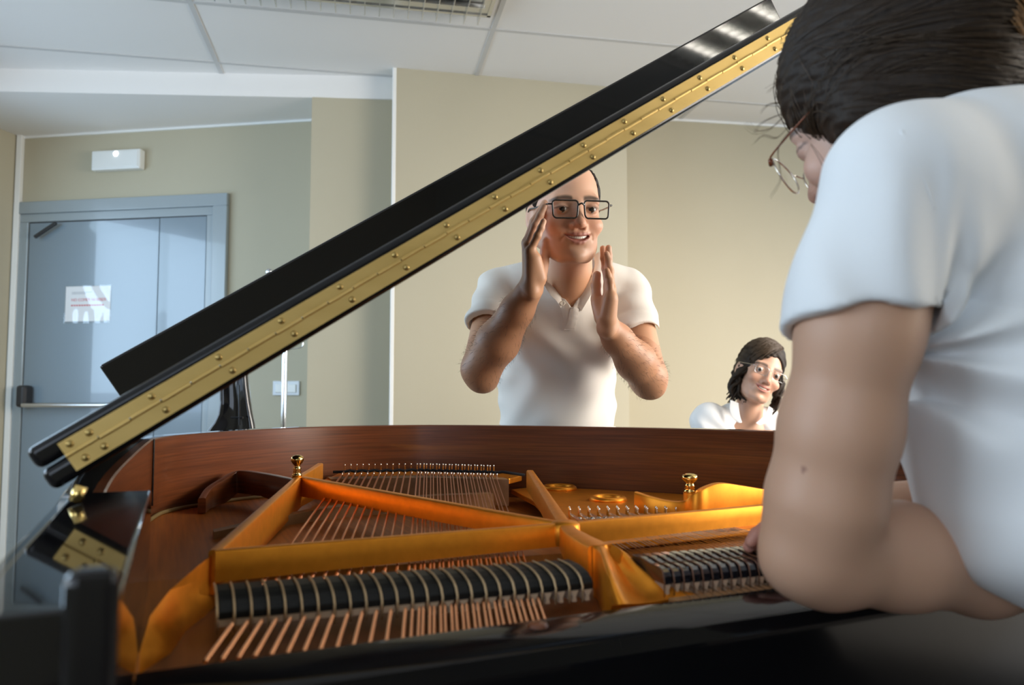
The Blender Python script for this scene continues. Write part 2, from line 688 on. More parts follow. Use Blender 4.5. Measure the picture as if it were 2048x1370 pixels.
# thin white cornice bead where the walls meet the ceilings
cr = MB()
for a, b, z in ((LD, RD, ZS - 0.008), (RA, RB, ZC - 0.008)):
    t = norm(b - a)
    n = np.array([t[1], -t[0]])
    mid = (a + b) / 2 + n * 0.006
    cr.box((mid[0], mid[1], z), (np.linalg.norm(b - a) / 2, 0.006, 0.007), [(t[0], t[1], 0), (n[0], n[1], 0), (0, 0, 1)])
struct('trim_2', cr, M['trim'])

# left wall with a wide window opening, right wall with a window opening, wall behind
tl = norm(np.array([-0.163, -0.987]))
LW = lambda s: LD + tl * s
nl = np.array([tl[1], -tl[0]])            # out of the room


def wall_with_opening(name, fn, nout, L, s0, s1, z0, z1, d=0.18):
    mb = MB()
    for a, b, za, zb in ((0, s0, 0, ZC), (s1, L, 0, ZC), (s0, s1, 0, z0), (s0, s1, z1, ZC)):
        p, q = fn(a), fn(b)
        mb.prism([p, q, q + nout * d, p + nout * d], za, zb)
    return struct(name, mb, M['wall'])


def window(name, fn, nout, s0, s1, z0, z1, panes):
    w = empty(name, (*fn(s0), 0))
    w['kind'] = 'structure'
    off = np.array([*fn(s0), 0])
    w['frame_offset'] = [float(x) for x in off]
    fr, gl = MB(), MB()
    t = norm(fn(1.0) - fn(0.0))
    R = [(t[0], t[1], 0), (nout[0], nout[1], 0), (0, 0, 1)]
    dep = nout * 0.10
    def bx(mb, a, b, za, zb, th):
        c = (fn(a) + fn(b)) / 2 + dep
        mb.box((c[0], c[1], (za + zb) / 2), ((b - a) / 2, th, (zb - za) / 2), R)
    bx(fr, s0, s1, z0, z0 + 0.05, 0.03); bx(fr, s0, s1, z1 - 0.05, z1, 0.03)
    for i in range(panes + 1):
        s = s0 + (s1 - s0) * i / panes
        bx(fr, max(s0, s - 0.03), min(s1, s + 0.03), z0, z1, 0.03)
    fr.build('window_frame', M['trim'], w)
    return w


nl_out = -np.array([-tl[1], tl[0]]) if (-np.array([-tl[1], tl[0]]))[0] < 0 else np.array([-tl[1], tl[0]])
mbw = MB()
for a, b, za, zb in ((0, 0.70, 0, ZC), (3.40, 3.85, 0, ZC), (6.05, 7.2, 0, ZC), (0.70, 3.40, 0, 0.85), (0.70, 3.40, 2.45, ZC), (3.85, 6.05, 0, 0.85), (3.85, 6.05, 2.45, ZC)):
    p, q = LW(a), LW(b)
    mbw.prism([p, q, q + nl_out * 0.18, p + nl_out * 0.18], za, zb)
struct('wall_left', mbw, M['wall'])
window('window_1', LW, nl_out, 0.70, 3.40, 0.85, 2.45, 3)
window('window_3', LW, nl_out, 3.85, 6.05, 0.85, 2.45, 2)
RW = lambda s: np.array([3.2, 4.90 - s])
wall_with_opening('wall_right', RW, np.array([1.0, 0]), 7.4, 1.0, 4.2, 0.8, 2.3)
window('window_2', RW, np.array([1.0, 0]), 1.0, 4.2, 0.8, 2.3, 3)
KW = lambda s: np.array([-4.4 + s, -2.45])
KW = lambda s: np.array([-4.4 + s, -2.45])
wall_with_opening('wall_rear', KW, np.array([0, -1.0]), 7.8, 2.3, 4.6, 0.8, 2.3)
window('added_rear_window', KW, np.array([0, -1.0]), 2.3, 4.6, 0.8, 2.3, 2)  # unseen window, added to go with the rear fill lamp
# white corner trim between the door wall and the left wall
struct('trim_3', MB().box((LD[0] + 0.018, LD[1] - 0.022, ZS / 2), (0.016, 0.016, ZS / 2)), M['trim'], bevel=0.003)

# ------------------------------------------------------------------ the double door
td = norm(RD - LD)
nd = np.array([td[1], -td[0]])            # towards the room


def ondoor(x, y, out=0.0):
    cx, cy = (x - 1024) / FPX, (685 - y) / FPX
    d = np.array([cx, CP - cy * SP, SP + cy * CP])
    o = LD + nd * out
    t = (o @ nd) / (d[:2] @ nd)
    return np.array([0, 0, CAMZ]) + d * t


def dcoord(x, y, out=0.0):
    p = ondoor(x, y, out)
    return (p[:2] - LD) @ td, p[2]


Rdoor = [(td[0], td[1], 0), (nd[0], nd[1], 0), (0, 0, 1)]


def dbox(mb, s0, s1, z0, z1, o0, o1):
    p = LD + td * ((s0 + s1) / 2) + nd * ((o0 + o1) / 2)
    return mb.box((p[0], p[1], (z0 + z1) / 2), (abs(s1 - s0) / 2, abs(o1 - o0) / 2, abs(z1 - z0) / 2), Rdoor)


so0, zo = dcoord(26, 409); so1, _ = dcoord(460, 386)
zo = (dcoord(26, 409)[1] + dcoord(460, 386)[1]) / 2
sm0, sm1 = dcoord(42, 432)[0], dcoord(431, 412)[0]
zm = (dcoord(42, 432)[1] + dcoord(431, 412)[1]) / 2
si0, si1 = dcoord(61, 447)[0], dcoord(417, 430)[0]
zi = (dcoord(61, 447)[1] + dcoord(417, 430)[1]) / 2
ssp = dcoord(322, 440)[0]
door = empty('door_1', (*(LD + td * si0), 0), offset=(*(LD + td * si0), 0))
door['kind'] = 'structure'
fr = MB()
# mitred architrave: outer band, then a recessed step
dbox(fr, so0, sm0, 0, zm, 0, 0.030); dbox(fr, sm1, so1, 0, zm, 0, 0.030); dbox(fr, so0, so1, zm, zo, 0, 0.030)
dbox(fr, sm0, si0, 0, zi, 0, 0.018); dbox(fr, si1, sm1, 0, zi, 0, 0.018); dbox(fr, sm0, sm1, zi, zm, 0, 0.018)
fr.build('door_frame', M['door_frame'], door, bevel=0.004)
bk = MB(); dbox(bk, si0, si1, 0, zi, 0.0005, 0.002)
bk.build('door_gap', M['gap'], door)
lf = MB(); dbox(lf, si0 + 0.006, ssp - 0.0025, 0.01, zi - 0.006, 0.002, 0.010)
leaf = lf.build('door_leaf', M['door'], door, bevel=0.0015)
lf = MB(); dbox(lf, ssp + 0.0025, si1 - 0.004, 0.01, zi - 0.005, 0.002, 0.012)
lf.build('door_leaf', M['door'], door, bevel=0.0015)
# panic bar: black end block and silver bar
sb, zb = dcoord(60, 792); sb2, zb2 = dcoord(238, 813)
pb = MB(); dbox(pb, sb - 0.025, sb + 0.035, zb - 0.065, zb + 0.062, 0.01, 0.085)
p_end = pb.build('panic_bar_end', M['black_plastic'], door, bevel=0.018, seg=3)
a = LD + td * (sb + 0.02) + nd * 0.075; b = LD + td * (ssp - 0.06) + nd * 0.075
MB().tube([(a[0], a[1], zb - 0.052), (b[0], b[1], zb - 0.052)], 0.014, 10).build('panic_bar', M['steel'], door, smooth=True, angle=40)
pb = MB(); dbox(pb, ssp - 0.09, ssp - 0.03, zb - 0.115, zb + 0.012, 0.01, 0.085)
pb.build('panic_bar_end', M['black_plastic'], door, bevel=0.018, seg=3)
# black closer arm in the top corner
a, b = ondoor(70, 474, 0.045), ondoor(112, 446, 0.045)
MB().tube([a, b], 0.011, 6).build('closer_arm', M['black_plastic'], door)

# notice in a clear plastic sleeve
root = empty('door_notice', ondoor(180, 608, 0.011), offset=ondoor(180, 608, 0.011))
tag(root, 'white paper notice with red lettering in a shiny plastic sleeve on the grey door', 'notice')
s0, z1 = dcoord(135, 574); s1, z0 = dcoord(222, 642)
pp = MB(); dbox(pp, s0, s1, z0, z1, 0.0105, 0.0115); pp.build('paper', M['paper'], root)
# sleeve: a slightly buckled clear film, as bright creases of plastic
sv = MB()
n1, n2 = 26, 20
gv = []
for j in range(n2 + 1):
    for i in range(n1 + 1):
        s = s0 - 0.004 + (s1 - s0 + 0.008) * i / n1
        z = z0 - 0.012 + (z1 - z0 + 0.016) * j / n2
        fr_ = i / n1
        o = 0.016 + 0.0028 * math.sin(9 * fr_ + 7 * j / n2 * (0.3 + fr_)) * (0.25 + fr_) + (0.002 * math.sin(26 * fr_ + 3) if j < 7 else 0)
        p = LD + td * s + nd * o
        gv.append((p[0], p[1], z))
sv.add(gv, [(j * (n1 + 1) + i, j * (n1 + 1) + i + 1, (j + 1) * (n1 + 1) + i + 1, (j + 1) * (n1 + 1) + i) for j in range(n2) for i in range(n1)])
slm = M['sleeve']
nt = slm.node_tree
mixs = nt.nodes.new('ShaderNodeMixShader'); tr = nt.nodes.new('ShaderNodeBsdfTransparent')
gl = nt.nodes.new('ShaderNodeBsdfGlossy'); gl.inputs['Roughness'].default_value = 0.12
mixs.inputs[0].default_value = 0.10
nt.links.new(tr.outputs[0], mixs.inputs[1]); nt.links.new(gl.outputs[0], mixs.inputs[2])
nt.links.new(mixs.outputs[0], nt.nodes['Material Output'].inputs['Surface'])
so = sv.build('plastic_sleeve', slm, root, smooth=True)


def text_on_door(txt, s, z, size, m, parent, name):
    c = bpy.data.curves.new(name, 'FONT')
    c.body = txt
    c.size = size
    c.extrude = 0.0002
    o = bpy.data.objects.new(name, c)
    COL.objects.link(o)
    dg = bpy.context.evaluated_depsgraph_get()
    me = bpy.data.meshes.new_from_object(o.evaluated_get(dg))
    bpy.data.objects.remove(o)
    vs = np.array([v.co for v in me.vertices])
    P = [(*(LD + td * (s + x) + nd * (0.0120 + zz)), z + y) for x, y, zz in vs]
    for v, q in zip(me.vertices, P):
        v.co = q
    me.materials.clear()
    me.materials.append(m)
    t = bpy.data.objects.new(name, me)
    COL.objects.link(t)
    put(t, parent)
    return t


wd = s1 - s0
text_on_door('NO COMER NI BEBER', s0 + 0.13 * wd, z0 + 0.575 * (z1 - z0), 0.0235, M['red_ink'], root, 'red_heading')
ln = MB()
for k, (zf, a0, a1, hh) in enumerate(((0.83, 0.14, 0.60, 0.0018), (0.79, 0.14, 0.46, 0.0018))):
    for i in range(9):
        q = a0 + (a1 - a0) * i / 9
        dbox(ln, s0 + q * wd, s0 + (q + 0.7 * (a1 - a0) / 9) * wd, z0 + zf * (z1 - z0) - hh, z0 + zf * (z1 - z0) + hh, 0.0115, 0.0122)
ln.build('grey_text_line', M['grey_ink'], root)
ln = MB()
for i in range(13):
    q = 0.13 + 0.74 * i / 13
    zf = 0.455
    dbox(ln, s0 + q * wd, s0 + (q + 0.042) * wd, z0 + zf * (z1 - z0) - 0.004, z0 + zf * (z1 - z0) + 0.004, 0.0115, 0.0122)
ln.build('small_text_line', M['red_ink'], root)

# emergency light above the door
c0 = ondoor(231, 318, 0.03)
root = empty('emergency_light', c0, offset=c0)
tag(root, 'white rectangular emergency light with one lit lamp on the wall above the grey door', 'emergency light')
s0, z1 = dcoord(183, 302, 0.05); s1, z0 = dcoord(279, 336, 0.05)
mb = MB(); dbox(mb, s0, s1, z0, z1, 0, 0.05); mb.build('housing', M['white_plastic'], root, bevel=0.008, seg=3)
mb = MB(); dbox(mb, s0 + 0.012, s1 - 0.012, z0 + 0.012, z1 - 0.012, 0.048, 0.054); mb.build('diffuser', M['white_plastic'], root, bevel=0.003)
q = ondoor(231, 307, 0.057)
mb = MB(); mb.lathe([(0.0, 0.004), (0.010, 0.002), (0.014, -0.002), (0.014, -0.006)], q, 14, (nd[0], nd[1], 0)); mb.build('lit_lamp', M['led'], root, smooth=True)

# light switch on the door wall
c0 = ondoor(575, 777, 0.005)
root = empty('light_switch', c0, offset=c0)
tag(root, 'pale grey wall switch with one wide rocker behind the chrome pole', 'light switch')
s0, z1 = dcoord(547, 762); s1, z0 = dcoord(600, 791)
mb = MB(); dbox(mb, s0, s1, z0, z1, 0, 0.010); mb.build('plate', M['switch'], root, bevel=0.004)
mb = MB(); dbox(mb, s0 + 0.018, s1 - 0.018, z0 + 0.016, z1 - 0.018, 0.009, 0.016); mb.build('rocker', M['white_plastic'], root, bevel=0.003)

# ------------------------------------------------------------------ chrome coat stand
Yc = 3.45
base = W(568, 800, Yc)
root = empty('coat_stand', (base[0], Yc, 0), offset=(base[0], Yc, 0))
tag(root, 'slim chrome coat stand with ball-tipped hooks in front of the wall switch', 'coat stand')
top = W(568, 560, Yc)
MB().tube([(base[0], Yc, 0.02), (base[0], Yc, top[2])], 0.013, 14).build('pole', M['chrome'], root, smooth=True, angle=50)
MB().lathe([(0.16, 0.0), (0.165, 0.012), (0.15, 0.022), (0.03, 0.035), (0.015, 0.05)], (base[0], Yc, 0), 28).build('base', M['chrome'], root, smooth=True)
kb = W(539, 544, Yc)
for dx, dy in ((-1, 0), (1, 0.25)):
    L = abs(kb[0] - base[0])
    pth = catmull([(base[0], Yc, top[2] - 0.02), (base[0] + dx * L * 0.5, Yc + dy * 0.04, top[2] - 0.05), (base[0] + dx * L * 0.95, Yc + dy * 0.08, top[2] - 0.02), (base[0] + dx * L, Yc + dy * 0.09, kb[2])], 6)
    h = MB().tube(pth, 0.005, 8).build('hook', M['chrome'], root, smooth=True)
    ball('hook_ball', pth[-1], 0.017, M['chrome'], root)
k2 = W(604, 692, Yc)
MB().tube(catmull([(base[0], Yc, k2[2] - 0.005), ((base[0] + k2[0]) / 2, Yc, k2[2] - 0.012), (k2[0], Yc, k2[2] - 0.004), (k2[0] + 0.004, Yc, k2[2] + 0.02)], 5), 0.0025, 6).build('small_hook', M['chrome'], root, smooth=True)

# ------------------------------------------------------------------ glossy black curved chair back behind the piano
Yk = 2.9
root = empty('shell_chair', (W(482, 860, Yk)[0], Yk, 0), offset=(W(482, 860, Yk)[0], Yk, 0))
tag(root, 'glossy black chair with a tall curved shell back behind the piano beside the door', 'chair')
rows = [(690, 446, 494), (740, 447, 500), (775, 449, 503), (805, 449, 507), (828, 445, 511), (845, 436, 515), (858, 425, 517), (900, 405, 522), (960, 395, 530)]
secs = []
for y, xl, xr in rows:
    p, q = W(xl, y, Yk), W(xr, y, Yk)
    c, hw = (p + q) / 2, (q[0] - p[0]) / 2
    sec = []
    for k in range(20):
        a = 2 * math.pi * k / 20
        ex = math.copysign(abs(math.cos(a)) ** 0.8, math.cos(a))
        sec.append((c[0] + hw * ex, Yk + 0.05 * math.sin(a) + 0.05 * (1 - ex * ex) - 0.04, c[2]))
    secs.append(sec)
zb_ = secs[-1][0][2]
MB().loft(secs).build('shell_back', M['black_gloss'], root, smooth=True, angle=60)
sm_ = MB()
for (x0, x1, y) in ((462, 486, 835),):
    sm_.tube([W(x0, y, Yk - 0.095), W(x1, y, Yk - 0.1)], 0.004, 6)
sm_.tube([W(478, 770, Yk - 0.095), W(479, 850, Yk - 0.1)], 0.003, 6)
sm_.build('back_seam', M['black_edge'], root)
cx_ = W(462, 960, Yk)[0]
MB().lathe([(0.02, zb_ - 0.05), (0.22, zb_ - 0.03), (0.23, zb_), (0.20, zb_ + 0.02), (0.05, zb_ + 0.025)], (cx_, Yk - 0.1, 0), 24).build('seat', M['black_gloss'], root, smooth=True)
for k in range(4):
    a = math.pi / 4 + k * math.pi / 2
    MB().tube([(cx_ + 0.13 * math.cos(a), Yk - 0.1 + 0.13 * math.sin(a), zb_ - 0.03), (cx_ + 0.22 * math.cos(a), Yk - 0.1 + 0.22 * math.sin(a), 0.0)], 0.012, 8).build('leg', M['black_edge'], root, smooth=True)

# ------------------------------------------------------------------ louvred ceiling light (unlit) seen at the top
p0 = np.array([W(985, 30, 3.4)[0], 0])
cxx, cyy = (985 - 1024) / FPX, (685 - 32) / FPX
d_ = np.array([cxx, CP - cyy * SP, SP + cyy * CP]); t_ = (ZC - CAMZ) / d_[2]
corner = (d_ * t_)[:2]
fx = corner - e1 * 0.61 - e2 * 0.30
def ceiling_light(fx, label, lit):
    root = empty('ceiling_light', (fx[0], fx[1], ZC), offset=(fx[0], fx[1], ZC))
    tag(root, label, 'ceiling light')
    R3 = [(e1[0], e1[1], 0), (e2[0], e2[1], 0), (0, 0, 1)]
    fm = MB()
    for a, b, ha, hb in ((0, 0.295, 0.60, 0.008), (0, -0.295, 0.60, 0.008), (0.592, 0, 0.008, 0.30), (-0.592, 0, 0.008, 0.30)):
        p = fx + e1 * a + e2 * b
        fm.box((p[0], p[1], ZC - 0.004), (ha, hb, 0.004), R3)
    fm.build('fixture_frame', M['fixture'], root)
    tp = MB(); tp.box((fx[0], fx[1], ZC - 0.0015), (0.585, 0.287, 0.001), R3); tp.build('reflector', M['fixture'], root)
    for s_ in (-0.2, 0.0, 0.2):
        a, b = fx + e2 * s_ - e1 * 0.56, fx + e2 * s_ + e1 * 0.56
        MB().tube([(a[0], a[1], ZC - 0.012), (b[0], b[1], ZC - 0.012)], 0.009, 8).build('light_tube', M['lit_tube'] if lit else M['white_plastic'], root)
    lv = MB(); lv.box((0, 0, 0), (0.0015, 0.28, 0.018), R3)
    first = None
    for k in range(19):
        p = fx + e1 * (-0.54 + 0.06 * k)
        loc = (p[0] - fx[0], p[1] - fx[1], -0.042)
        if first is None:
            first = lv.build('louvre', M['fixture'], root)
            first.location = loc
        else:
            copy_obj(first, root, loc)
    for s_ in (-0.1, 0.1):
        a, b = fx + e2 * s_ - e1 * 0.57, fx + e2 * s_ + e1 * 0.57
        MB().tube([(a[0], a[1], ZC - 0.022), (b[0], b[1], ZC - 0.022)], 0.0025, 6).build('cross_rail', M['fixture'], root)


M['lit_tube'] = mat('lit_fluorescent_tube', (1, 1, 1), 0.4, emit=((1.0, 0.95, 0.86), 42.0))
ceiling_light(fx, 'recessed ceiling light with bare aluminium louvres above the piano, switched off', False)
ceiling_light(np.array([2.36, 0.57]), 'lit louvred ceiling light mirrored in the upper end of the black lid', True)

# ================================================================== the grand piano (built in its own axes u, v, z)
OU, OV = 0.62, 0.90
piano = empty('grand_piano', (OU * CT - OV * ST, OU * ST + OV * CT, 0), TH, offset=(OU, OV, 0))
tag(piano, 'open black grand piano with mahogany inner rim and gold iron frame under a raised lid', 'piano')

# ---- rim
inner = [(-0.055, 0.42), (-0.055, 0.62), (-0.056, 0.84), (-0.058, 0.95), (-0.049, 1.08), (-0.020, 1.288), (0.004, 1.365), (0.051, 1.43), (0.141, 1.522),
         (0.243, 1.59), (0.349, 1.618), (0.44, 1.615), (0.527, 1.590), (0.646, 1.513), (0.803, 1.365), (0.904, 1.249), (0.995, 1.101),
         (1.06, 0.98), (1.13, 0.88), (1.22, 0.79), (1.31, 0.71), (1.36, 0.60), (1.37, 0.50), (1.37, 0.42)]
inner = [tuple(p) for p in catmull([np.array(p) for p in inner], 4)]
iv = np.array(inner)
tg = np.gradient(iv, axis=0)
tg /= np.linalg.norm(tg, axis=1)[:, None]
on = np.stack([-tg[:, 1], tg[:, 0]], 1)       # outwards (path runs clockwise seen from above)
RIM_T = 0.042


def ztop(u, v):
    if u < 0.2:
        return 0.964 + 0.036 * min(1.0, max(0.0, (v - 0.93) / (1.285 - 0.93)))
    return 0.964 if v < 0.60 else 1.0


rim_in, rim_out = MB(), MB()
vs_i = []
N_ = len(iv)
secs = []
for k in range(N_):
    p, o = iv[k], on[k]
    zt = ztop(*p)
    a, b = p, p + o * 0.012
    secs.append([(a[0], a[1], 0.70), (a[0], a[1], zt - 0.002), (a[0] + o[0] * 0.002, a[1] + o[1] * 0.002, zt), (b[0], b[1], zt), (b[0], b[1], 0.70)])
rim_in.loft(secs)
rim_in.build('inner_rim', M['mahogany'], piano, smooth=True, angle=40)
secs = []
for k in range(N_):
    p, o = iv[k], on[k]
    a, b = p + o * 0.012, p + o * RIM_T
    zt = ztop(*p)
    secs.append([(a[0], a[1], 0.68), (a[0], a[1], zt), (b[0] - o[0] * 0.004, b[1] - o[1] * 0.004, zt), (b[0], b[1], zt - 0.004), (b[0], b[1], 0.68)])
rim_out.loft(secs)
rim_out.build('outer_rim', M['black_gloss'], piano, smooth=True, angle=40)

# ---- bass arm: broad black polished cheek at the left, mirror-bright on top
arm = MB()
arm.prism([(-0.084, 0.415), (-0.019, 0.415), (-0.017, 0.60), (-0.013, 0.880), (-0.084, 0.888)], 0.72, 0.970)
arm.build('bass_cheek', M['black_gloss'], piano, bevel=0.003, seg=3)
arm = MB(); arm.prism([(1.335, 0.415), (1.412, 0.415), (1.412, 0.62), (1.345, 0.62)], 0.72, 0.970)
arm.build('treble_cheek', M['black_gloss'], piano, bevel=0.003, seg=3)
kb_ = MB()
kb_.prism([(-0.041, 0.397), (-0.018, 0.397), (-0.018, 0.414), (-0.041, 0.414)], 0.74, 0.990)
kb_.build('key_block', M['black_edge'], piano, bevel=0.006, seg=3)

# ---- seam strip and corner block where the spine meets the tail
MB().tube([(-0.018, 1.288, 0.90), (-0.018, 1.288, 1.0)], 0.0016, 6).build('rim_seam', M['black_edge'], piano)

# ---- soundboard, pin block deck
sb_poly = [(p[0], p[1]) for p in inner if p[1] > 0.86]
zsb = lambda u, v: 0.880 - 0.030 * min(1.0, max(0.0, (u + 0.02) / 0.6))
sb = MB()
mids = [(0.35, 1.0)]
cu, cv_ = 0.45, 1.15
ring = sb_poly
vsb = [(cu, cv_, zsb(cu, cv_))] + [(u, v, zsb(u, v)) for u, v in ring]
vmid = [((u + cu) / 2, (v + cv_) / 2, zsb((u + cu) / 2, (v + cv_) / 2)) for u, v in ring]
n = len(ring)
allv = vsb + vmid
fs = []
for i in range(n):
    j = (i + 1) % n
    fs.append((1 + i, n + 1 + i, n + 1 + j, 1 + j))
    fs.append((0, n + 1 + j, n + 1 + i))
low = [(x, y, z - 0.012) for x, y, z in allv]
m_ = len(allv)
sb.add(allv + low, fs + [tuple(m_ + i for i in f[::-1]) for f in fs] + [(1 + i, 1 + (i + 1) % n, m_ + 1 + (i + 1) % n, m_ + 1 + i) for i in range(n)])
sb.build('soundboard', M['soundboard'], piano)
dk = MB(); dk.prism([(-0.04, 0.60), (1.35, 0.60), (1.25, 0.76), (1.10, 0.90), (-0.03, 0.90)], 0.835, 0.853)
dk.build('pin_block', M['deck'], piano)
ap = MB(); ap.prism([(-0.055, 0.60), (-0.0165, 0.60), (-0.015, 0.68), (0.0, 0.78), (0.035, 0.868), (-0.055, 0.875)], 0.845, lambda u, v: 0.862 + 0.018 * (v - 0.6) / 0.27)
ap.build('soundboard_apron', M['soundboard'], piano)
# gold braid along the foot of the inner rim
br = [(p[0] - o[0] * 0.004, p[1] - o[1] * 0.004, zsb(*p) + 0.003) for p, o in zip(iv, on) if 1.1 < p[1] and p[0] < 0.25]
MB().tube(br, 0.0034, 6).build('gold_braid', M['braid'], piano, smooth=True)

# ---- front stretcher and fallboard, key bed
st = MB()
prof = [(0.628, 0.80), (0.628, 0.866), (0.624, 0.870), (0.575, 0.868), (0.566, 0.864), (0.561, 0.852), (0.578, 0.74), (0.585, 0.72), (0.60, 0.72)]
st.loft([[(u, v, z) for v, z in prof] for u in (-0.016, 1.340)])
st.build('fallboard', M['fallboard'], piano, smooth=True, angle=30)
# small wooden action peg and pale bits just behind the stretcher, by the strut foot
kbd = MB(); kbd.bounds((-0.04, 0.40, 0.62), (1.37, 0.62, 0.72)); kbd.build('key_bed', M['black_edge'], piano, bevel=0.006)
bt = MB(); bt.prism(inner[2:-2], 0.68, 0.70); bt.build('bottom_board', M['deck'], piano)
for lu, lv_ in ((0.06, 0.52), (1.27, 0.52), (0.45, 1.45)):
    MB().lathe([(0.0, 0.0), (0.03, 0.0), (0.032, 0.05), (0.028, 0.08), (0.036, 0.10), (0.055, 0.50), (0.062, 0.60), (0.075, 0.62), (0.075, 0.68 if lv_ > 1 else 0.62)], (lu, lv_, 0), 20).build('leg', M['black_gloss'], piano, smooth=True)


# ---- iron frame struts
def wall(name, tops, zb, th, m=M['bronze'], n=6, flare=0.0, bev=0.003, curve=True):
    """upright cast bar: tops = (u, v, z) along its upper edge, zb = its lower edge heights"""
    pts = catmull(tops, n) if curve else [np.array(p, float) for p in tops]
    zbl = np.interp(np.linspace(0, 1, len(pts)), np.linspace(0, 1, len(zb)), zb) if hasattr(zb, '__len__') else [zb] * len(pts)
    thl = np.interp(np.linspace(0, 1, len(pts)), np.linspace(0, 1, len(th)), th) if hasattr(th, '__len__') else [th] * len(pts)
    P2 = np.array([p[:2] for p in pts])
    t = np.gradient(P2, axis=0)
    t /= np.linalg.norm(t, axis=1)[:, None] + 1e-9
    nn = np.stack([-t[:, 1], t[:, 0]], 1)
    secs = []
    for p, z0, h, q in zip(pts, zbl, thl, nn):
        h2 = h / 2
        c = min(0.0035, h2 * 0.45)
        hb = h2 + flare
        prof = [(-hb, z0), (-h2, z0 + min(0.012, (p[2] - z0) * 0.4)), (-h2, p[2] - c), (-h2 + c * 0.3, p[2] - c * 0.3), (-h2 + c, p[2]), (h2 - c, p[2]), (h2 - c * 0.3, p[2] - c * 0.3), (h2, p[2] - c),
                (h2, z0 + min(0.012, (p[2] - z0) * 0.4)), (hb, z0)]
        secs.append([(p[0] + q[0] * a, p[1] + q[1] * a, z) for a, z in prof])
    mb = MB().loft(secs)
    return mb.build(name, m, piano, smooth=True, angle=38)


X = uvz(1130, 1045, 0.912)
A1 = uvz(430, 1100, 0.912)
BR = uvz(1560, 1006, 0.912)
A2 = uvz(596, 953, 0.930)
C1 = uvz(606, 953, 0.930)
D0 = uvz(1060, 940, 0.930)
# bass strut: from the horn at the front to the finial
A_f = [A1, (A1 * 0.5 + A2 * 0.5), A2]
wall('bass_strut', A_f, [0.868, 0.874, 0.880], 0.013)
# broad gold foot of the bass strut, swept towards the strings
ft = []
for (xl, yl, zl), (xr, yr, zr) in (((276, 1316, .866), (352, 1306, .850)), ((300, 1232, .882), (372, 1262, .853)), ((340, 1180, .893), (408, 1225, .857)), ((392, 1135, .902), (436, 1190, .862)), ((428, 1106, .908), (446, 1165, .874))):
    a, b = uvz(xl, yl, zl), uvz(xr, yr, zr)
    m1 = a * 0.62 + b * 0.38 + np.array([0, 0, 0.004])
    ft.append([a, m1, b, b - np.array([0, 0, 0.012]), a - np.array([0, 0, 0.03])])
MB().loft(ft).build('bass_strut_foot', M['bronze'], piano, smooth=True, angle=50)
wall('cross_strut', [A1, A1 * 0.5 + X * 0.5, X, X * 0.5 + BR * 0.5, BR, BR + (BR - X) * 0.25], [0.881, 0.884, 0.886, 0.886, 0.886], 0.012, curve=False)
wall('tenor_strut', [C1, C1 * 0.5 + X * 0.5, X], [0.898, 0.892, 0.886], 0.013, curve=False)
D2 = uvz(1205, 1098, 0.906)
wall('centre_strut', [uvz(1200, 1090, 0.906), X * 0.55 + D2 * 0.45 + np.array([-0.003, 0, 0]), X, X * 0.5 + D0 * 0.5, D0], [0.862, 0.87, 0.885, 0.893, 0.895], [0.030, 0.024, 0.018, 0.015, 0.013])
# small fillet web at the crossing
MB().lathe([(0.017, 0.886), (0.019, 0.90), (0.018, 0.910), (0.014, 0.9135), (0.0, 0.914)], (X[0], X[1], 0), 20).build('strut_boss', M['bronze'], piano, smooth=True)
# horn: the centre strut spreads into a fluted foot at the front
hs = []
rows = [((1186, 1092, .906), (1202, 1091, .907), (1216, 1090, .907), (1228, 1090, .906), (1240, 1098, .902)),
        ((1194, 1112, .898), (1208, 1108, .904), (1226, 1114, .893), (1246, 1104, .898), (1258, 1112, .893)),
        ((1198, 1145, .886), (1220, 1142, .895), (1245, 1150, .878), (1275, 1134, .886), (1290, 1142, .880)),
        ((1206, 1178, .876), (1232, 1175, .884), (1268, 1182, .868), (1320, 1166, .874), (1335, 1172, .869)),
        ((1222, 1212, .864), (1244, 1208, .872), (1296, 1206, .862), (1385, 1190, .865), (1400, 1194, .862))]
for r in rows:
    p = [uvz(*q) for q in r]
    hs.append(p + [np.array([p[-1][0], p[-1][1], 0.845]), np.array([p[0][0], p[0][1], 0.845])])
hs2 = []
for k in range(len(hs[0])):
    hs2.append(catmull([h[k] for h in hs], 6))
hs = [[hs2[k][i] for k in range(len(hs2))] for i in range(len(hs2[0]))]
# smooth each section across
hs = [catmull(h[:5], 5) + h[5:] for h in hs]
MB().loft(hs).build('centre_strut_horn', M['bronze'], piano, smooth=True, angle=60)

# far plate walls and brackets
wall('tail_bracket', [uvz(404, 996, 0.902), uvz(418, 975, 0.912), uvz(445, 957, 0.922), uvz(478, 941, 0.932), uvz(530, 946, 0.932), uvz(590, 958, 0.928)],
     [0.878, 0.878, 0.880, 0.893, 0.893, 0.882], 0.012, m=M['mahogany'])
wall('rim_strut', [A2, uvz(622, 938, 0.934), uvz(640, 926, 0.936)], [0.88, 0.88, 0.88], 0.012, m=M['bronze'])
wall('treble_wall', [onv(1272, 983, 1.06), onv(1300, 992, 1.04), onv(1340, 1001, 1.02), onv(1372, 1000, 1.0), onv(1392, 984, 0.985), onv(1412, 972, 0.985), onv(1440, 965, 0.985), onv(1480, 970, 0.985), onv(1540, 980, 0.985), onv(1600, 990, 0.985)], 0.872, 0.014)
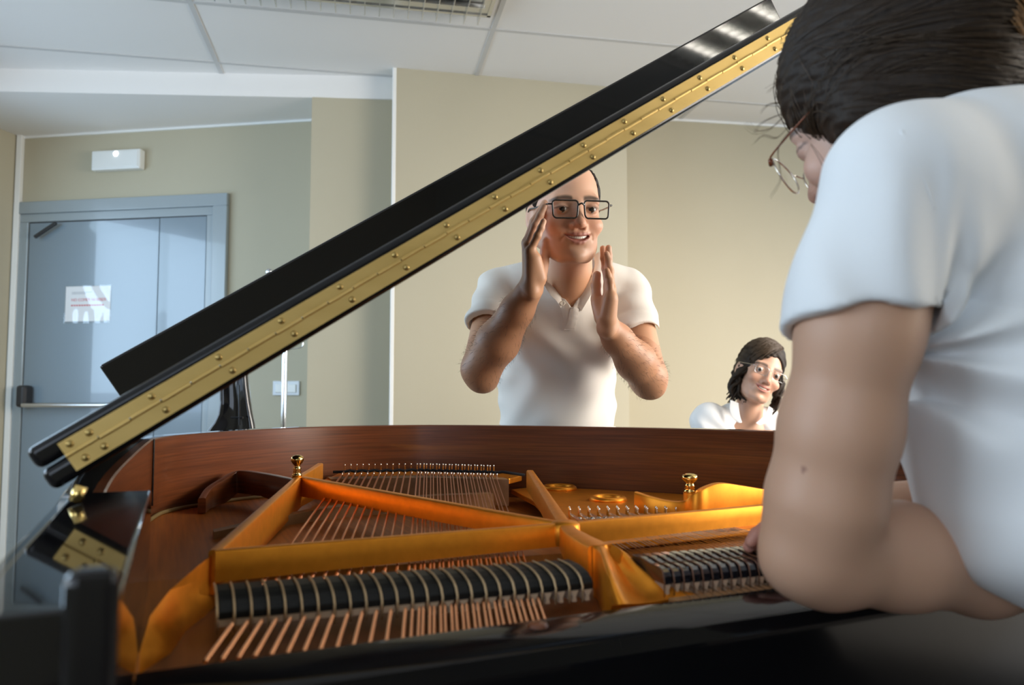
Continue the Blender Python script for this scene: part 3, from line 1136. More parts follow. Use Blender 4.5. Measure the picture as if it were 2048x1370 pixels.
# gold plate surfaces
pl = MB()
pl.prism([(0.475, 0.86), (0.60, 1.25), (0.63, 1.42), (0.69, 1.44), (0.79, 1.35), (0.89, 1.235), (0.98, 1.09), (1.04, 0.97), (0.90, 0.88)], 0.868, 0.877)
pl.build('treble_plate', M['bronze'], piano, bevel=0.002)
pl = MB()
pl.prism([(0.22, 1.40), (0.28, 1.50), (0.325, 1.60), (0.40, 1.60), (0.52, 1.565), (0.62, 1.50), (0.645, 1.40), (0.60, 1.36), (0.45, 1.50), (0.33, 1.535), (0.25, 1.42)], 0.895, 0.906)
pl.build('hitch_plate', M['bronze'], piano, bevel=0.002)
pl = MB(); pl.bounds((0.012, 0.628, 0.853), (0.46, 0.645, 0.858)); pl.build('agraffe_rail', M['bronze'], piano)
for (px, py, r) in ((1118, 975, 0.034), (1216, 997, 0.032)):
    c = uvz(px, py, 0.880)
    rg = MB()
    rg.lathe([(r * 0.72, -0.006), (r * 0.74, 0.001), (r * 0.80, 0.0045), (r * 0.90, 0.005), (r * 1.02, 0.002), (r * 1.08, -0.004)], (c[0], c[1], 0.880), 32)
    ring_ = rg.build('sound_hole_ring', M['bronze'], piano, smooth=True)
    dkk = MB(); dkk.lathe([(0.0, 0), (r * 0.74, 0), (r * 0.74, 0.0006), (0, 0.0006)], (c[0], c[1], 0.8772), 28); dkk.build('sound_hole', M['deck'], piano)


def finial(c, hgt, r, post=0.0):
    pr = [(r * 0.75, 0), (r * 0.78, hgt * 0.10), (r * 0.55, hgt * 0.16), (r * 0.72, hgt * 0.22), (r * 0.55, hgt * 0.29), (r * 0.70, hgt * 0.35), (r * 0.52, hgt * 0.43), (r * 0.50, hgt * 0.52),
          (r * 0.80, hgt * 0.62), (r * 1.0, hgt * 0.72), (r * 1.02, hgt * 0.82), (r * 0.90, hgt * 0.91), (r * 0.55, hgt * 0.98), (0, hgt)]
    f_ = MB().lathe(pr, c, 22).build('brass_finial', M['brass_shiny'], piano, smooth=True)
    if post:
        MB().lathe([(r * 0.85, -post), (r * 0.85, 0.0)], c, 16).build('finial_post', M['bronze'], piano, smooth=True, angle=40)


cF = uvz(594, 953, 0.930)
finial((cF[0], cF[1], 0.930), 0.036, 0.0105, 0.05)
cF = onv(1380, 985, 1.0)
finial((cF[0], cF[1], cF[2]), 0.030, 0.0125, 0.05)

# ---- strings: 13 single wound, 12 pairs wound, then plain steel trebles
ends = []
for i in range(13):
    t = i / 12
    a = uvz(419 + (806 - 419) * t, 1311 - 39 * t, 0.868)
    b = uvz(690 + (835 - 690) * t, 941 - 2 * t, 0.9155)
    ends.append((a, b, 0.00185 - 0.0004 * t))
for i in range(12):
    t = i / 11
    a0 = uvz(829 + (1083 - 829) * t, 1270 - 35 * t, 0.868)
    b0 = uvz(845 + (985 - 845) * t, 939 + 4 * t, 0.9155)
    for s in (-0.5, 0.5):
        ends.append((a0 + np.array([s * 0.0062, 0, 0]), b0 + np.array([s * 0.0080, 0, 0]), 0.00115 - 0.0002 * t))
for a, b, r in ends:
    a2 = a + (a - b) * 0.012
    MB().tube([a2, b], r, 7).build('bass_string', M['copper'], piano, smooth=True)
# hitch pins and bridge pins
pin_me = MB().lathe([(0.0012, -0.006), (0.0012, 0.005), (0.0016, 0.007), (0.0, 0.0085)], (0, 0, 0), 8).build('hitch_pin', M['pin'], piano, smooth=True)
bpin = MB().lathe([(0.0009, -0.004), (0.0009, 0.004), (0.0, 0.0048)], (0, 0, 0), 6).build('bridge_pin', M['pin'], piano, smooth=True)
firsth = True
for a, b, r in ends:
    d = (b - a)
    q = b + np.array([0.0, 0.003, 0.0045])
    loc = (q[0] - OU, q[1] - OV, q[2])
    if firsth:
        pin_me.location = loc
    else:
        copy_obj(pin_me, piano, loc)
    # bridge line
    t = (0.93 if True else 0)
    q2 = a + d * t
    # alternate staggering
    loc2 = (q2[0] + 0.0022 - OU, q2[1] - OV, q2[2] + 0.001)
    if firsth:
        bpin.location = loc2
        firsth = False
    else:
        copy_obj(bpin, piano, loc2)
# bass bridge under that line
brow = [a + (b - a) * 0.93 for a, b, r in (ends[0], ends[6], ends[12], ends[24], ends[-1])]
brow = [brow[0] + (brow[0] - brow[1]) * 0.35] + brow + [brow[-1] + (brow[-1] - brow[-2]) * 0.2]
bb = []
for p in catmull(brow, 4):
    bb.append([(p[0] + 0.002, p[1] - 0.018, 0.86), (p[0] + 0.002, p[1] - 0.018, p[2] - 0.004), (p[0], p[1], p[2] - 0.002), (p[0], p[1] + 0.014, p[2] - 0.003), (p[0], p[1] + 0.014, 0.86)])
MB().loft(bb).build('bass_bridge', M['bridge'], piano)
# black felt woven through the string tails
fe = []
for k, (a, b, r) in enumerate(ends):
    q = a + (b - a) * 0.978
    fe.append((q[0], q[1], q[2] + (0.003 if k % 2 else 0.0005)))
fe = [(fe[0][0] - 0.02, fe[0][1] + 0.005, fe[0][2])] + fe + [(fe[-1][0] + 0.012, fe[-1][1] - 0.012, fe[-1][2] + 0.002), (fe[-1][0] + 0.05, fe[-1][1] - 0.03, fe[-1][2] - 0.004)]
MB().tube(fe, 0.0030, 6).build('tail_felt', M['felt_black'], piano, smooth=True)
# plain tail wires crossing from the tenor bridge below the wound strings
tb_ = MB()
tb_.loft([[(p[0], p[1] - 0.012, 0.85), (p[0], p[1] - 0.012, 0.885), (p[0], p[1] + 0.012, 0.885), (p[0], p[1] + 0.012, 0.85)] for p in catmull([np.array(q) for q in ((0.06, 1.12), (0.22, 1.26), (0.40, 1.34), (0.55, 1.33))], 6)])
tb_.build('tenor_bridge', M['bridge'], piano)

# treble strings and their hitch pins on the gold plate
tp0, tp1 = uvz(1140, 1027, 0.885), uvz(1352, 1024, 0.885)
tpin = MB().lathe([(0.0013, -0.008), (0.0013, 0.004), (0.0019, 0.006), (0.0, 0.0085)], (0, 0, 0), 8).build('treble_pin', M['pin'], piano, smooth=True)
for i in range(34):
    t = i / 33
    q = tp0 * (1 - t) + tp1 * t + np.array([0, 0.012 * (i % 3), 0])
    loc = (q[0] - OU, q[1] - OV, q[2])
    if i == 0:
        tpin.location = loc
    else:
        copy_obj(tpin, piano, loc)
    a = np.array([0.475 + 0.30 * t, 0.63 - 0.0 * t, 0.868])
    MB().tube([a, q + np.array([0, 0, -0.002])], 0.0006, 5).build('treble_string', M['string_steel'], piano)
cl = MB()
for i in range(17):
    t = (i + 0.5) / 17
    q = tp0 * (1 - t) + tp1 * t + np.array([0, -0.020, -0.003])
    cl.lathe([(0.0042, 0), (0.005, 0.002), (0.0035, 0.004), (0.001, 0.0045)], q - np.array([0, 0, 0.004]), 8)
cl.build('duplex_bar', M['pin'], piano, smooth=True)


# ---- dampers
def damper(u, v0, w, black, double, name='damper'):
    z0 = 0.8755
    prof = [(0.000, 0.0), (0.0, 0.006), (0.004, 0.0105), (0.010, 0.0140), (0.018, 0.0165), (0.028, 0.0185), (0.040, 0.0190), (0.052, 0.0190), (0.052, 0.002)]
    if not black:
        prof = [(0.0, 0.0), (0.0, 0.008), (0.002, 0.0125), (0.006, 0.0150), (0.014, 0.0162), (0.026, 0.0166), (0.036, 0.0185), (0.046, 0.0195), (0.060, 0.0197), (0.060, 0.002)]
    mb = MB()
    lean = 0.0
    mb.loft([[(u + du + lean * b, v0 + a, z0 + b) for a, b in prof] for du in (-w / 2, w / 2)])
    d = mb.build(name, M['damper_black'] if black else M['damper_gloss'], piano, bevel=0.0008)
    fb = MB()
    if double:
        y = v0 + 0.001
        fb.loft([[(u - w * 0.42, y, z0), (u + w * 0.42, y, z0), (u + w * 0.12, y, z0 - 0.006), (u + w * 0.2, y, z0 - 0.011), (u - w * 0.2, y, z0 - 0.011), (u - w * 0.12, y, z0 - 0.006)],
                 [(u - w * 0.42, y + 0.05, z0), (u + w * 0.42, y + 0.05, z0), (u + w * 0.12, y + 0.05, z0 - 0.006), (u + w * 0.2, y + 0.05, z0 - 0.011), (u - w * 0.2, y + 0.05, z0 - 0.011), (u - w * 0.12, y + 0.05, z0 - 0.006)]])
    else:
        fb.bounds((u - w * 0.46, v0 + 0.001, z0 - 0.006), (u + w * 0.46, v0 + 0.05, z0))
    fo = fb.build('damper_felt', M['felt'], d)
    wr = MB()
    side = u - w / 2 - 0.0013
    wr.tube([(side, v0 - 0.001, z0 - 0.011), (side, v0 - 0.0015, z0 + 0.004)] + [(side + 0.0, v0 + a - 0.001, z0 + b + 0.001) for a, b in prof[2:8]], 0.0011 if black else 0.0006, 6)
    wo = wr.build('damper_wire', M['wire'] if black else M['deck'], d, smooth=True)
    return d


nb_d = 25
for i in range(nb_d):
    u = 0.050 + 0.01395 * i
    damper(u, 0.717 - 0.115 * (u - 0.05), 0.0118, True, i > 12)
for i in range(15):
    u = 0.468 + 0.0112 * i
    damper(u, 0.661 - 0.10 * (u - 0.47), 0.0092, False, True)
# felt-lined rail behind the dampers, front wooden rails below
rl = MB(); rl.bounds((0.46, 0.632, 0.853), (0.80, 0.650, 0.866)); rl.build('action_rail', M['bridge'], piano)
pk = MB()
c = uvz(765, 1262, 0.872)
pk.lathe([(0.010, -0.012), (0.010, 0.0), (0.008, 0.004), (0, 0.005)], uvz(1075, 1255, 0.868), 14)
pk.build('stretcher_screw', M['mahogany'], piano, smooth=True)

# ================================================================== the raised lid (child parts of the piano)
LA = math.radians(33)
cl_, sl_ = math.cos(LA), math.sin(LA)


def lidp(a, perp, v):
    """a along the lid from its spine edge, perp above its middle plane"""
    return (-0.1 + a * cl_ - perp * sl_, v, 1.0 + a * sl_ + perp * cl_)


LV = 0.83


def lid_slab(name, poly, p0, p1, m, rr=0.006):
    """plan polygon of (along, v) given the slab's lower / upper offsets"""
    n = len(poly)
    ar = sum(poly[i][0] * poly[(i + 1) % n][1] - poly[(i + 1) % n][0] * poly[i][1] for i in range(n))
    if ar < 0:
        poly = poly[::-1]
    mb = MB()
    vs = [lidp(a, p0, v) for a, v in poly] + [lidp(a, p1, v) for a, v in poly]
    mb.add(vs, [tuple(range(n))[::-1], tuple(range(n, 2 * n))] + [(i, (i + 1) % n, n + (i + 1) % n, n + i) for i in range(n)])
    return mb.build(name, m, piano, smooth=True, angle=35, bevel=rr, seg=3)


back_curve = [(1.49, 0.83), (1.49, 0.70 + 0.15), (1.46, 0.90), (1.36, 0.97), (1.25, 1.06), (1.15, 1.17), (1.04, 1.275), (0.93, 1.38), (0.80, 1.50), (0.68, 1.59), (0.55, 1.645), (0.45, 1.665), (0.32, 1.65), (0.20, 1.59), (0.10, 1.49), (0.04, 1.40), (0.005, 1.30), (-0.008, 1.10), (-0.008, 0.83)]
lid = lid_slab('lid', back_curve, -0.021, 0.0005, M['black_edge'], 0.007)
flap_poly = [(-0.008, 0.832), (1.49, 0.832), (1.49, 1.165), (-0.008, 1.165)]
flap = lid_slab('lid_flap', flap_poly, 0.0025, 0.0245, M['black_edge'], 0.007)
lip = MB()
vlip = 0.83 + 0.318
for a0, a1 in ((0.070, 1.452),):
    vs = []
    for p in (0.022, 0.0795):
        for vv in (vlip, vlip + 0.020):
            vs += [lidp(a0, p, vv), lidp(a1, p, vv)]
    lip.add(vs, [(0, 1, 3, 2), (4, 6, 7, 5), (0, 4, 5, 1), (2, 3, 7, 6), (0, 2, 6, 4), (1, 5, 7, 3)])
lip.build('lid_lip', M['black_gloss'], piano, bevel=0.003, seg=3)


def set_children(o, par):
    o.parent = par
    o.location = (0, 0, 0)


# piano hinge: two brass leaves, knuckles, screws
for par, p0, p1 in ((lid, -0.0155, -0.0006), (flap, 0.0022, 0.0150)):
    mb = MB()
    vs = []
    for vv in (LV - 0.0022, LV + 0.003):
        for p in (p0, p1):
            vs += [lidp(0.018, p, vv), lidp(1.475, p, vv)]
    mb.add(vs, [(0, 1, 3, 2), (4, 6, 7, 5), (0, 4, 5, 1), (2, 3, 7, 6), (0, 2, 6, 4), (1, 5, 7, 3)])
    o = mb.build('hinge_leaf', M['brass'])
    set_children(o, par)
nk = 46
kn = MB()
for k in range(nk):
    a0 = 0.018 + (1.475 - 0.018) * k / nk
    a1 = 0.018 + (1.475 - 0.018) * (k + 1) / nk - 0.0012
    off = 0.0003 if k % 2 else 0.0009
    kn.tube([lidp(a0, off, LV - 0.0026), lidp(a1, off, LV - 0.0026)], 0.0019, 8)
o = kn.build('hinge_knuckles', M['brass'], smooth=True, angle=50)
set_children(o, lid)
scr = MB().lathe([(0.0036, 0.0), (0.0034, 0.0006), (0.0025, 0.0014), (0.0012, 0.0019), (0, 0.0020)], (0, 0, 0), 14, (0, -1, 0)).build('hinge_screw', M['screw'], smooth=True)
slots = [0.0265, 0.045] + [0.1075 + 0.0718 * k for k in range(19)]
firsts = True
for par, pp in ((flap, 0.0092), (lid, -0.0090)):
    for s_ in slots:
        q = lidp(s_ + (0.004 if par is lid else 0), pp, LV - 0.0022)
        if firsts:
            scr.parent = par
            scr.location = q
            firsts = False
        else:
            copy_obj(scr, par, q)
# strap of the bass-side lid hinge (brass) at the cheek
hg = MB()
q0, q1 = onv(150, 1003, 0.80), onv(163, 972, 0.80)
hg.tube([q0, q1], 0.006, 10)
hg.build('lid_hinge_knuckle', M['brass_shiny'], piano, smooth=True)
# lid prop, at the treble side
pr0 = np.array([1.25, 0.80, 1.0]); pr1 = np.array(lidp(1.38, -0.022, 0.90))
MB().tube([pr0, pr1], 0.011, 10).build('lid_prop', M['black_gloss'], piano, smooth=True)

# ================================================================== people
def rotz(a):
    c, s = math.cos(a), math.sin(a)
    return np.array([[c, -s, 0], [s, c, 0], [0, 0, 1.0]])


def roty(a):
    c, s = math.cos(a), math.sin(a)
    return np.array([[c, 0, s], [0, 1.0, 0], [-s, 0, c]])


def rotx(a):
    c, s = math.cos(a), math.sin(a)
    return np.array([[1.0, 0, 0], [0, c, -s], [0, s, c]])


def axes(yaw=0, pitch=0, roll=0):
    """rows = head axes in the room: x to the viewer's right, y away from the face, z up. yaw > 0 turns the face to the viewer's right,
    roll > 0 tips the crown to the viewer's right, pitch > 0 nods down"""
    R = rotz(yaw) @ rotx(pitch) @ roty(roll)
    return R.T


def head_sdf(S, female=False, smile=1.0, closed=False):
    """adds a head in its own frame: origin between the eyes' level and the ears, face towards -y"""
    f = 0.93 if female else 1.0
    S.add(ell((0, 0.012, 0.036), (0.0755, 0.097, 0.086)), 0)
    S.add(ell((0, -0.034, -0.022), (0.0635 * f, 0.060, 0.078)), 0.020)
    S.add(ell((0, -0.040, -0.072), (0.052 * f, 0.046, 0.040 * f)), 0.022)
    S.add(cap((-0.056 * f, 0.0, -0.062), (-0.026, -0.062, -0.097), 0.016, 0.014), 0.022)
    S.add(cap((0.056 * f, 0.0, -0.062), (0.026, -0.062, -0.097), 0.016, 0.014), 0.022)
    S.add(ell((0, -0.079, -0.099), (0.021 * f, 0.016, 0.015)), 0.016)
    # brow, cheeks
    S.add(cap((-0.040, -0.074, 0.019), (0.040, -0.074, 0.019), 0.013), 0.014)
    for s in (-1, 1):
        S.add(ell((s * 0.039, -0.071, -0.034), (0.023, 0.020, 0.019 if smile > 0.6 else 0.022)), 0.016)
        S.sub(ell((s * 0.0325, -0.102, 0.000), (0.0195, 0.018, 0.0125)), 0.012)
        # eyeball lids with the slit between them
        S.add(ell((s * 0.0325, -0.0785, 0.0005), (0.0160, 0.0130, 0.0125)), 0.003)
        if not closed:
            S.sub(ell((s * 0.0325, -0.0935, -0.0005), (0.0135, 0.0105, 0.0027 if smile > 0.6 else 0.0036)), 0.0018)
    # nose
    S.add(cap((0, -0.086, 0.012), (0, -0.106, -0.027), 0.0075, 0.0095), 0.010)
    S.add(ell((0, -0.1085, -0.034), (0.0115, 0.0115, 0.0095)), 0.007)
    for s in (-1, 1):
        S.add(ell((s * 0.0125, -0.098, -0.0375), (0.0075, 0.0095, 0.0070)), 0.006)
        S.sub(ell((s * 0.0065, -0.103, -0.0450), (0.0038, 0.0055, 0.0030)), 0.002)
    # mouth barrel, lips, smiling slit
    S.add(ell((0, -0.074, -0.062), (0.034, 0.022, 0.024)), 0.014)
    up = smile * 0.0100
    w = 0.0255 + 0.0035 * smile
    for k in range(6):
        x0, x1 = -w + 2 * w * k / 6, -w + 2 * w * (k + 1) / 6
        zz = lambda x: -0.0625 + up * (x / w) ** 2
        yy = lambda x: -0.0950 + 0.014 * (x / w) ** 2
        g = 0.0050 * smile
        S.add(cap((x0, yy(x0), zz(x0) + g * (1 - (x0 / w) ** 2) + 0.003), (x1, yy(x1), zz(x1) + g * (1 - (x1 / w) ** 2) + 0.003), 0.0036), 0.004)
        S.add(cap((x0, yy(x0) + 0.001, zz(x0) - (g + 0.003) * (1 - (x0 / w) ** 2) - 0.002), (x1, yy(x1) + 0.001, zz(x1) - (g + 0.003) * (1 - (x1 / w) ** 2) - 0.002), 0.0042), 0.004)
    for k in range(6):
        x0, x1 = -w + 2 * w * k / 6, -w + 2 * w * (k + 1) / 6
        zz = lambda x: -0.0640 + up * (x / w) ** 2
        yy = lambda x: -0.1005 + 0.014 * (x / w) ** 2
        r = lambda x: 0.0012 + 0.0042 * smile * max(0, 1 - (x / w) ** 2)
        S.sub(cap((x0, yy(x0), zz(x0)), (x1, yy(x1), zz(x1)), r(x0), r(x1)), 0.0015)
        S.sub(cap((x0, yy(x0) + 0.006, zz(x0)), (x1, yy(x1) + 0.006, zz(x1)), r(x0) * 0.9, r(x1) * 0.9), 0.001)
    # smile folds
    if smile > 0.3:
        for s in (-1, 1):
            pth = [(0.0175, -0.1010, -0.038), (0.026, -0.0975, -0.047), (0.033, -0.0900, -0.057), (0.036, -0.0820, -0.066)]
            for a, b in zip(pth[:-1], pth[1:]):
                S.sub(cap((s * a[0], a[1], a[2]), (s * b[0], b[1], b[2]), 0.0020 * smile), 0.006)
    S.sub(cap((-0.014, -0.098, -0.083), (0.014, -0.098, -0.083), 0.004), 0.008)
    # ears
    for s in (-1, 1):
        S.add(ell((s * 0.0765, 0.012, -0.010), (0.0065, 0.018, 0.031), rotz(s * 0.45)), 0.006)
        S.sub(ell((s * 0.0825, 0.006, -0.008), (0.005, 0.010, 0.019), rotz(s * 0.45)), 0.004)
    return S


def face_color(P, base, lips, brow, stubble, stub=0.5):
    """P in the head frame"""
    n = len(P)
    c = np.tile(np.array(base), (n, 1))
    x, y, z = P[:, 0], P[:, 1], P[:, 2]

    def mixto(w, col):
        nonlocal c
        w = np.clip(w, 0, 1)[:, None]
        c = c * (1 - w) + np.array(col) * w

    def g(cx, cy, rx, ry):
        return np.exp(-(((x - cx) / rx) ** 2 + ((z - cy) / ry) ** 2))
    front = np.clip((-y - 0.045) / 0.02, 0, 1)
    red = np.array(base) * np.array([1.05, 0.80, 0.76])
    mixto(0.55 * front * (g(-0.040, -0.036, 0.022, 0.018) + g(0.040, -0.036, 0.022, 0.018) + g(0, -0.034, 0.014, 0.014)), red)
    if stub > 0:
        jaw = np.clip((-0.050 - z) / 0.016, 0, 1) * np.clip((z + 0.125) / 0.02, 0, 1) * np.clip((0.01 - y) / 0.05, 0, 1)
        mus = g(0, -0.049, 0.024, 0.005) * front
        mixto(stub * np.maximum(jaw * (1 - 0.5 * np.clip(1 - np.abs(np.abs(x) - 0.0) / 0.02, 0, 1) * g(0, -0.063, 0.03, 0.01)), mus), stubble)
    w = 0.0280
    zl = -0.0635 + 0.0085 * (x / w) ** 2
    lip = np.clip(1.25 - np.abs((z - zl) / (0.0115 * np.clip(1.08 - (x / w) ** 2, 0.0, 1) + 0.001)), 0, 0.5) * 2 * (np.abs(x) < 0.028) * (y < -0.076)
    mixto(lip * 0.8, lips)
    inn = np.clip(1.3 - np.abs((z - zl) / (0.0052 * np.clip(1.0 - (x / w) ** 2, 0.02, 1))), 0, 0.4) * 2.5 * (np.abs(x) < 0.026) * (y > -0.0955) * (y < -0.06)
    for s in (-1, 1):
        bx = (x * s - 0.034)
        zb = 0.0195 + 0.004 * (1 - (bx / 0.022) ** 2) - 0.0015 * (bx / 0.02)
        bw = np.clip(1.5 - np.abs((z - zb) / (0.0046 - 0.0016 * np.clip(bx / 0.022, -0.3, 1))), 0, 1) * np.clip((0.0235 - np.abs(bx)) / 0.004, 0, 1) * (y < -0.04)
        mixto(bw * 0.9, brow)
        ey = np.exp(-((bx + 0.0015) / 0.017) ** 2 - ((z) / 0.010) ** 2) * (y < -0.05)
        mixto(ey * 0.35, np.array(base) * np.array([0.62, 0.5, 0.5]))
        lid = np.clip(1.4 - np.abs((z - (0.0040 - 11.0 * bx ** 2)) / 0.0016), 0, 1) * (np.abs(bx) < 0.0145) * (y < -0.06) * (y > -0.098)
        mixto(lid * 0.75, np.array(brow) * 0.8)
    return c


def to_local(V, c, R):
    return (V - np.asarray(c)) @ np.asarray(R).T


def to_room(p, c, R):
    return np.asarray(c) + np.asarray(p) @ np.asarray(R)


def eye_color(c, look, iris):
    look = norm(look)

    def f(V):
        d = (V - np.asarray(c))
        d /= np.linalg.norm(d, axis=1)[:, None]
        a = np.arccos(np.clip(d @ look, -1, 1))
        col = np.tile(np.array([0.45, 0.40, 0.37]), (len(V), 1))
        col[a < 0.60] = iris
        col[a < 0.30] = (0.01, 0.01, 0.01)
        return col
    return f


def add_eyes(parent, c, R, iris, look, r=0.0118, y=-0.0795):
    for s in (-1, 1):
        p = to_room((s * 0.0325, y, 0.0), c, R)
        ball('eye', p, r, M['eye'], parent, eye_color(p, look, iris), n=40)


def add_teeth(parent, c, R, wid=0.0225, z=-0.0612, h=0.0056, lower=False):
    mb = MB()
    n = 10
    for i in range(n):
        x0, x1 = -wid + 2 * wid * i / n, -wid + 2 * wid * (i + 1) / n - 0.0004
        f_ = lambda x: (x, -0.0935 + 0.013 * (x / 0.0255) ** 2, z + 0.0085 * (x / 0.0280) ** 2)
        a, b = np.array(f_(x0)), np.array(f_(x1))
        v = []
        for q in (a, b):
            for dy in (0, 0.004):
                for dz in (-h / 2, h / 2):
                    v.append(to_room(q + np.array([0, dy, dz]), c, R))
        mb.add(v, [(0, 1, 5, 4), (2, 6, 7, 3), (0, 4, 6, 2), (1, 3, 7, 5), (0, 2, 3, 1), (4, 5, 7, 6)])
    return mb.build('teeth', M['teeth'], parent, bevel=0.0006)


def rrect(w, h, r, n=5, taper=0.0):
    pts = []
    for cx, cy, a0 in ((w - r, h - r, 0), (-w + r, h - r, 90), (-w + r, -h + r, 180), (w - r, -h + r, 270)):
        for k in range(n + 1):
            a = math.radians(a0 + 90 * k / n)
            px, py = cx + r * math.cos(a), cy + r * math.sin(a)
            pts.append((px * (1 + taper * py / h), py))
    return pts


def add_glasses(parent, c, R, wl, hl, rr, rad, m, ylens=-0.110, zc=-0.003, sep=0.0335, temple=True, rimless_bottom=False, wrap=0.10):
    mb = MB()
    lens = []
    for s in (-1, 1):
        pts = []
        for px, py in rrect(wl, hl, rr, taper=0.05):
            x = s * sep + px
            pts.append(to_room((x, ylens + wrap * 6 * x * x, zc + py), c, R))
        mb.tube(pts, rad, 8, loop=True)
        lens.append(pts)
    z1 = zc + hl * 0.45
    br = catmull([(-(sep - wl), ylens, z1), (0, ylens - 0.003, z1 + 0.004), ((sep - wl), ylens, z1)], 5)
    mb.tube([to_room(p, c, R) for p in br], rad * 1.05, 8)
    fro = mb.build('frame', m, parent, smooth=True)
    fro.name = 'glasses'
    if temple:
        for s in (-1, 1):
            x0 = sep + wl
            y0 = ylens + wrap * 6 * x0 * x0
            tb = MB().tube([to_room(p, c, R) for p in catmull([(s * x0, y0, zc + hl * 0.55), (s * (x0 + 0.010), y0 + 0.010, zc + hl * 0.6), (s * 0.0785, -0.03, zc + 0.012), (s * 0.082, 0.010, zc + 0.012), (s * 0.079, 0.030, zc - 0.012)], 4)], rad * 1.0, 8).build('temple', m, smooth=True)
            tb.parent = fro
    for pts in lens:
        q = np.mean(pts, 0)
        l = MB()
        n = len(pts)
        fw = np.array([0, 1.0, 0]) @ np.asarray(R)
        l.add([q - fw * 0.0004] + [p - fw * 0.0004 for p in pts] + [q + fw * 0.0004] + [p + fw * 0.0004 for p in pts],
              [(0, 1 + i, 1 + (i + 1) % n) for i in range(n)] + [(n + 1, n + 2 + (i + 1) % n, n + 2 + i) for i in range(n)])
        lo = l.build('lens', M['lens'])
        lo.parent = fro
    return fro


# thin clear lens: mostly see-through with a faint reflection
lm = bpy.data.materials.new('clear_lens')
lm.use_nodes = True
nt = lm.node_tree
mx_ = nt.nodes.new('ShaderNodeMixShader'); tr_ = nt.nodes.new('ShaderNodeBsdfTransparent'); gl_ = nt.nodes.new('ShaderNodeBsdfGlossy')
gl_.inputs['Roughness'].default_value = 0.03
mx_.inputs[0].default_value = 0.03
nt.links.new(tr_.outputs[0], mx_.inputs[1]); nt.links.new(gl_.outputs[0], mx_.inputs[2])
nt.links.new(mx_.outputs[0], nt.nodes['Material Output'].inputs['Surface'])
M['lens'] = lm


def finger(S, pts, r0, r1, k=0.004):
    pts = [np.array(p, float) for p in pts]
    n = len(pts)
    rs = [r0 + (r1 - r0) * i / (n - 1) for i in range(n)]
    for i in range(n - 1):
        S.add(cap(pts[i], pts[i + 1], rs[i], rs[i + 1] * 0.97), k if i else 0.006)
    for i in range(1, n - 1):      # knuckle
        S.add(ell(pts[i], (rs[i] * 1.06,) * 3), 0.003)


def tubes_obj(name, paths, r, m, parent, n=5):
    mb = MB()
    for p, rr in paths:
        mb.tube(p, rr if rr is not None else r, n)
    return mb.build(name, m, parent, smooth=True)


# ------------------------------------------------------------------ the conductor: man clapping behind the piano
man = empty('person', (W(1113, 900, 2.03)[0], 2.03, 0), offset=(W(1113, 900, 2.03)[0], 2.03, 0))
tag(man, 'smiling man in dark-rimmed glasses and cream polo shirt holding both palms up behind the piano', 'person')

hc = W(1131, 428, 1.70)
HR = axes(yaw=0.23, pitch=0.10, roll=-0.03)
BODY = Sdf()
Hs = head_sdf(Sdf(), smile=1.0)
BODY.add(local(Hs, hc, HR), 0)
neck0, neck1 = W(1140, 500, 1.73), W(1140, 585, 1.83)
BODY.add(cap(neck0, neck1, 0.049, 0.055), 0.018)
for s, px in ((-1, 1015), (1, 1245)):
    BODY.add(cap(W(1140 + s * 25, 575, 1.85), W(px, 582, 1.88), 0.038, 0.036), 0.03)
BODY.add(ell(W(1130, 640, 1.91), (0.142, 0.095, 0.14)), 0.03)
BODY.add(cap(W(1113, 740, 1.97), W(1113, 880, 2.03), 0.115, 0.125), 0.04)
# collar bones and throat
BODY.add(cap(W(1135, 575, 1.79), W(1080, 555, 1.83), 0.012), 0.02)
BODY.add(cap(W(1155, 575, 1.79), W(1215, 550, 1.83), 0.012), 0.02)
# arm on the left of the picture
shL, elL, wrL = W(993, 590, 1.87), W(962, 738, 1.745), W(1061, 577, 1.605)
BODY.add(cap(shL, elL, 0.044, 0.043), 0.02)
BODY.chain([(elL, 0.043), (elL * 0.62 + wrL * 0.38 + np.array([-0.002, 0, -0.004]), 0.0465), (elL * 0.25 + wrL * 0.75, 0.034), (wrL, 0.0275)], 0.016)
BODY.add(ell(W(966, 765, 1.76), (0.030, 0.030, 0.024)), 0.02)
# arm on the right
shR, elR, wrR = W(1258, 590, 1.88), W(1296, 755, 1.785), W(1217, 655, 1.665)
BODY.add(cap(shR, elR, 0.044, 0.043), 0.02)
BODY.chain([(elR, 0.042), (elR * 0.62 + wrR * 0.38 + np.array([0.004, 0, -0.004]), 0.0435), (elR * 0.22 + wrR * 0.78, 0.032), (wrR, 0.0265)], 0.016)
BODY.add(ell(W(1302, 778, 1.79), (0.028, 0.028, 0.022)), 0.02)


def hand(S, wr, mcp, pips, dips, tips, thumb, heel, then, rad):
    """wr: wrist; mcp/pips/dips/tips: little, ring, middle, index"""
    wr = np.array(wr)
    for i, m_ in enumerate(mcp):
        wb = wr + (np.array(m_) - np.mean(mcp, 0)) * 0.55
        S.add(cap(wb, m_, 0.0150, 0.0115), 0.010)
    for i in range(4):
        finger(S, [mcp[i], pips[i], dips[i], tips[i]], rad[i] * 1.06, rad[i] * 0.80, 0.0016)
    S.add(cap(heel[0], heel[1], 0.0165, 0.0140), 0.012)
    S.add(cap(then[0], then[1], 0.0175, 0.0145), 0.012)
    finger(S, thumb, 0.0128, 0.0095, 0.005)


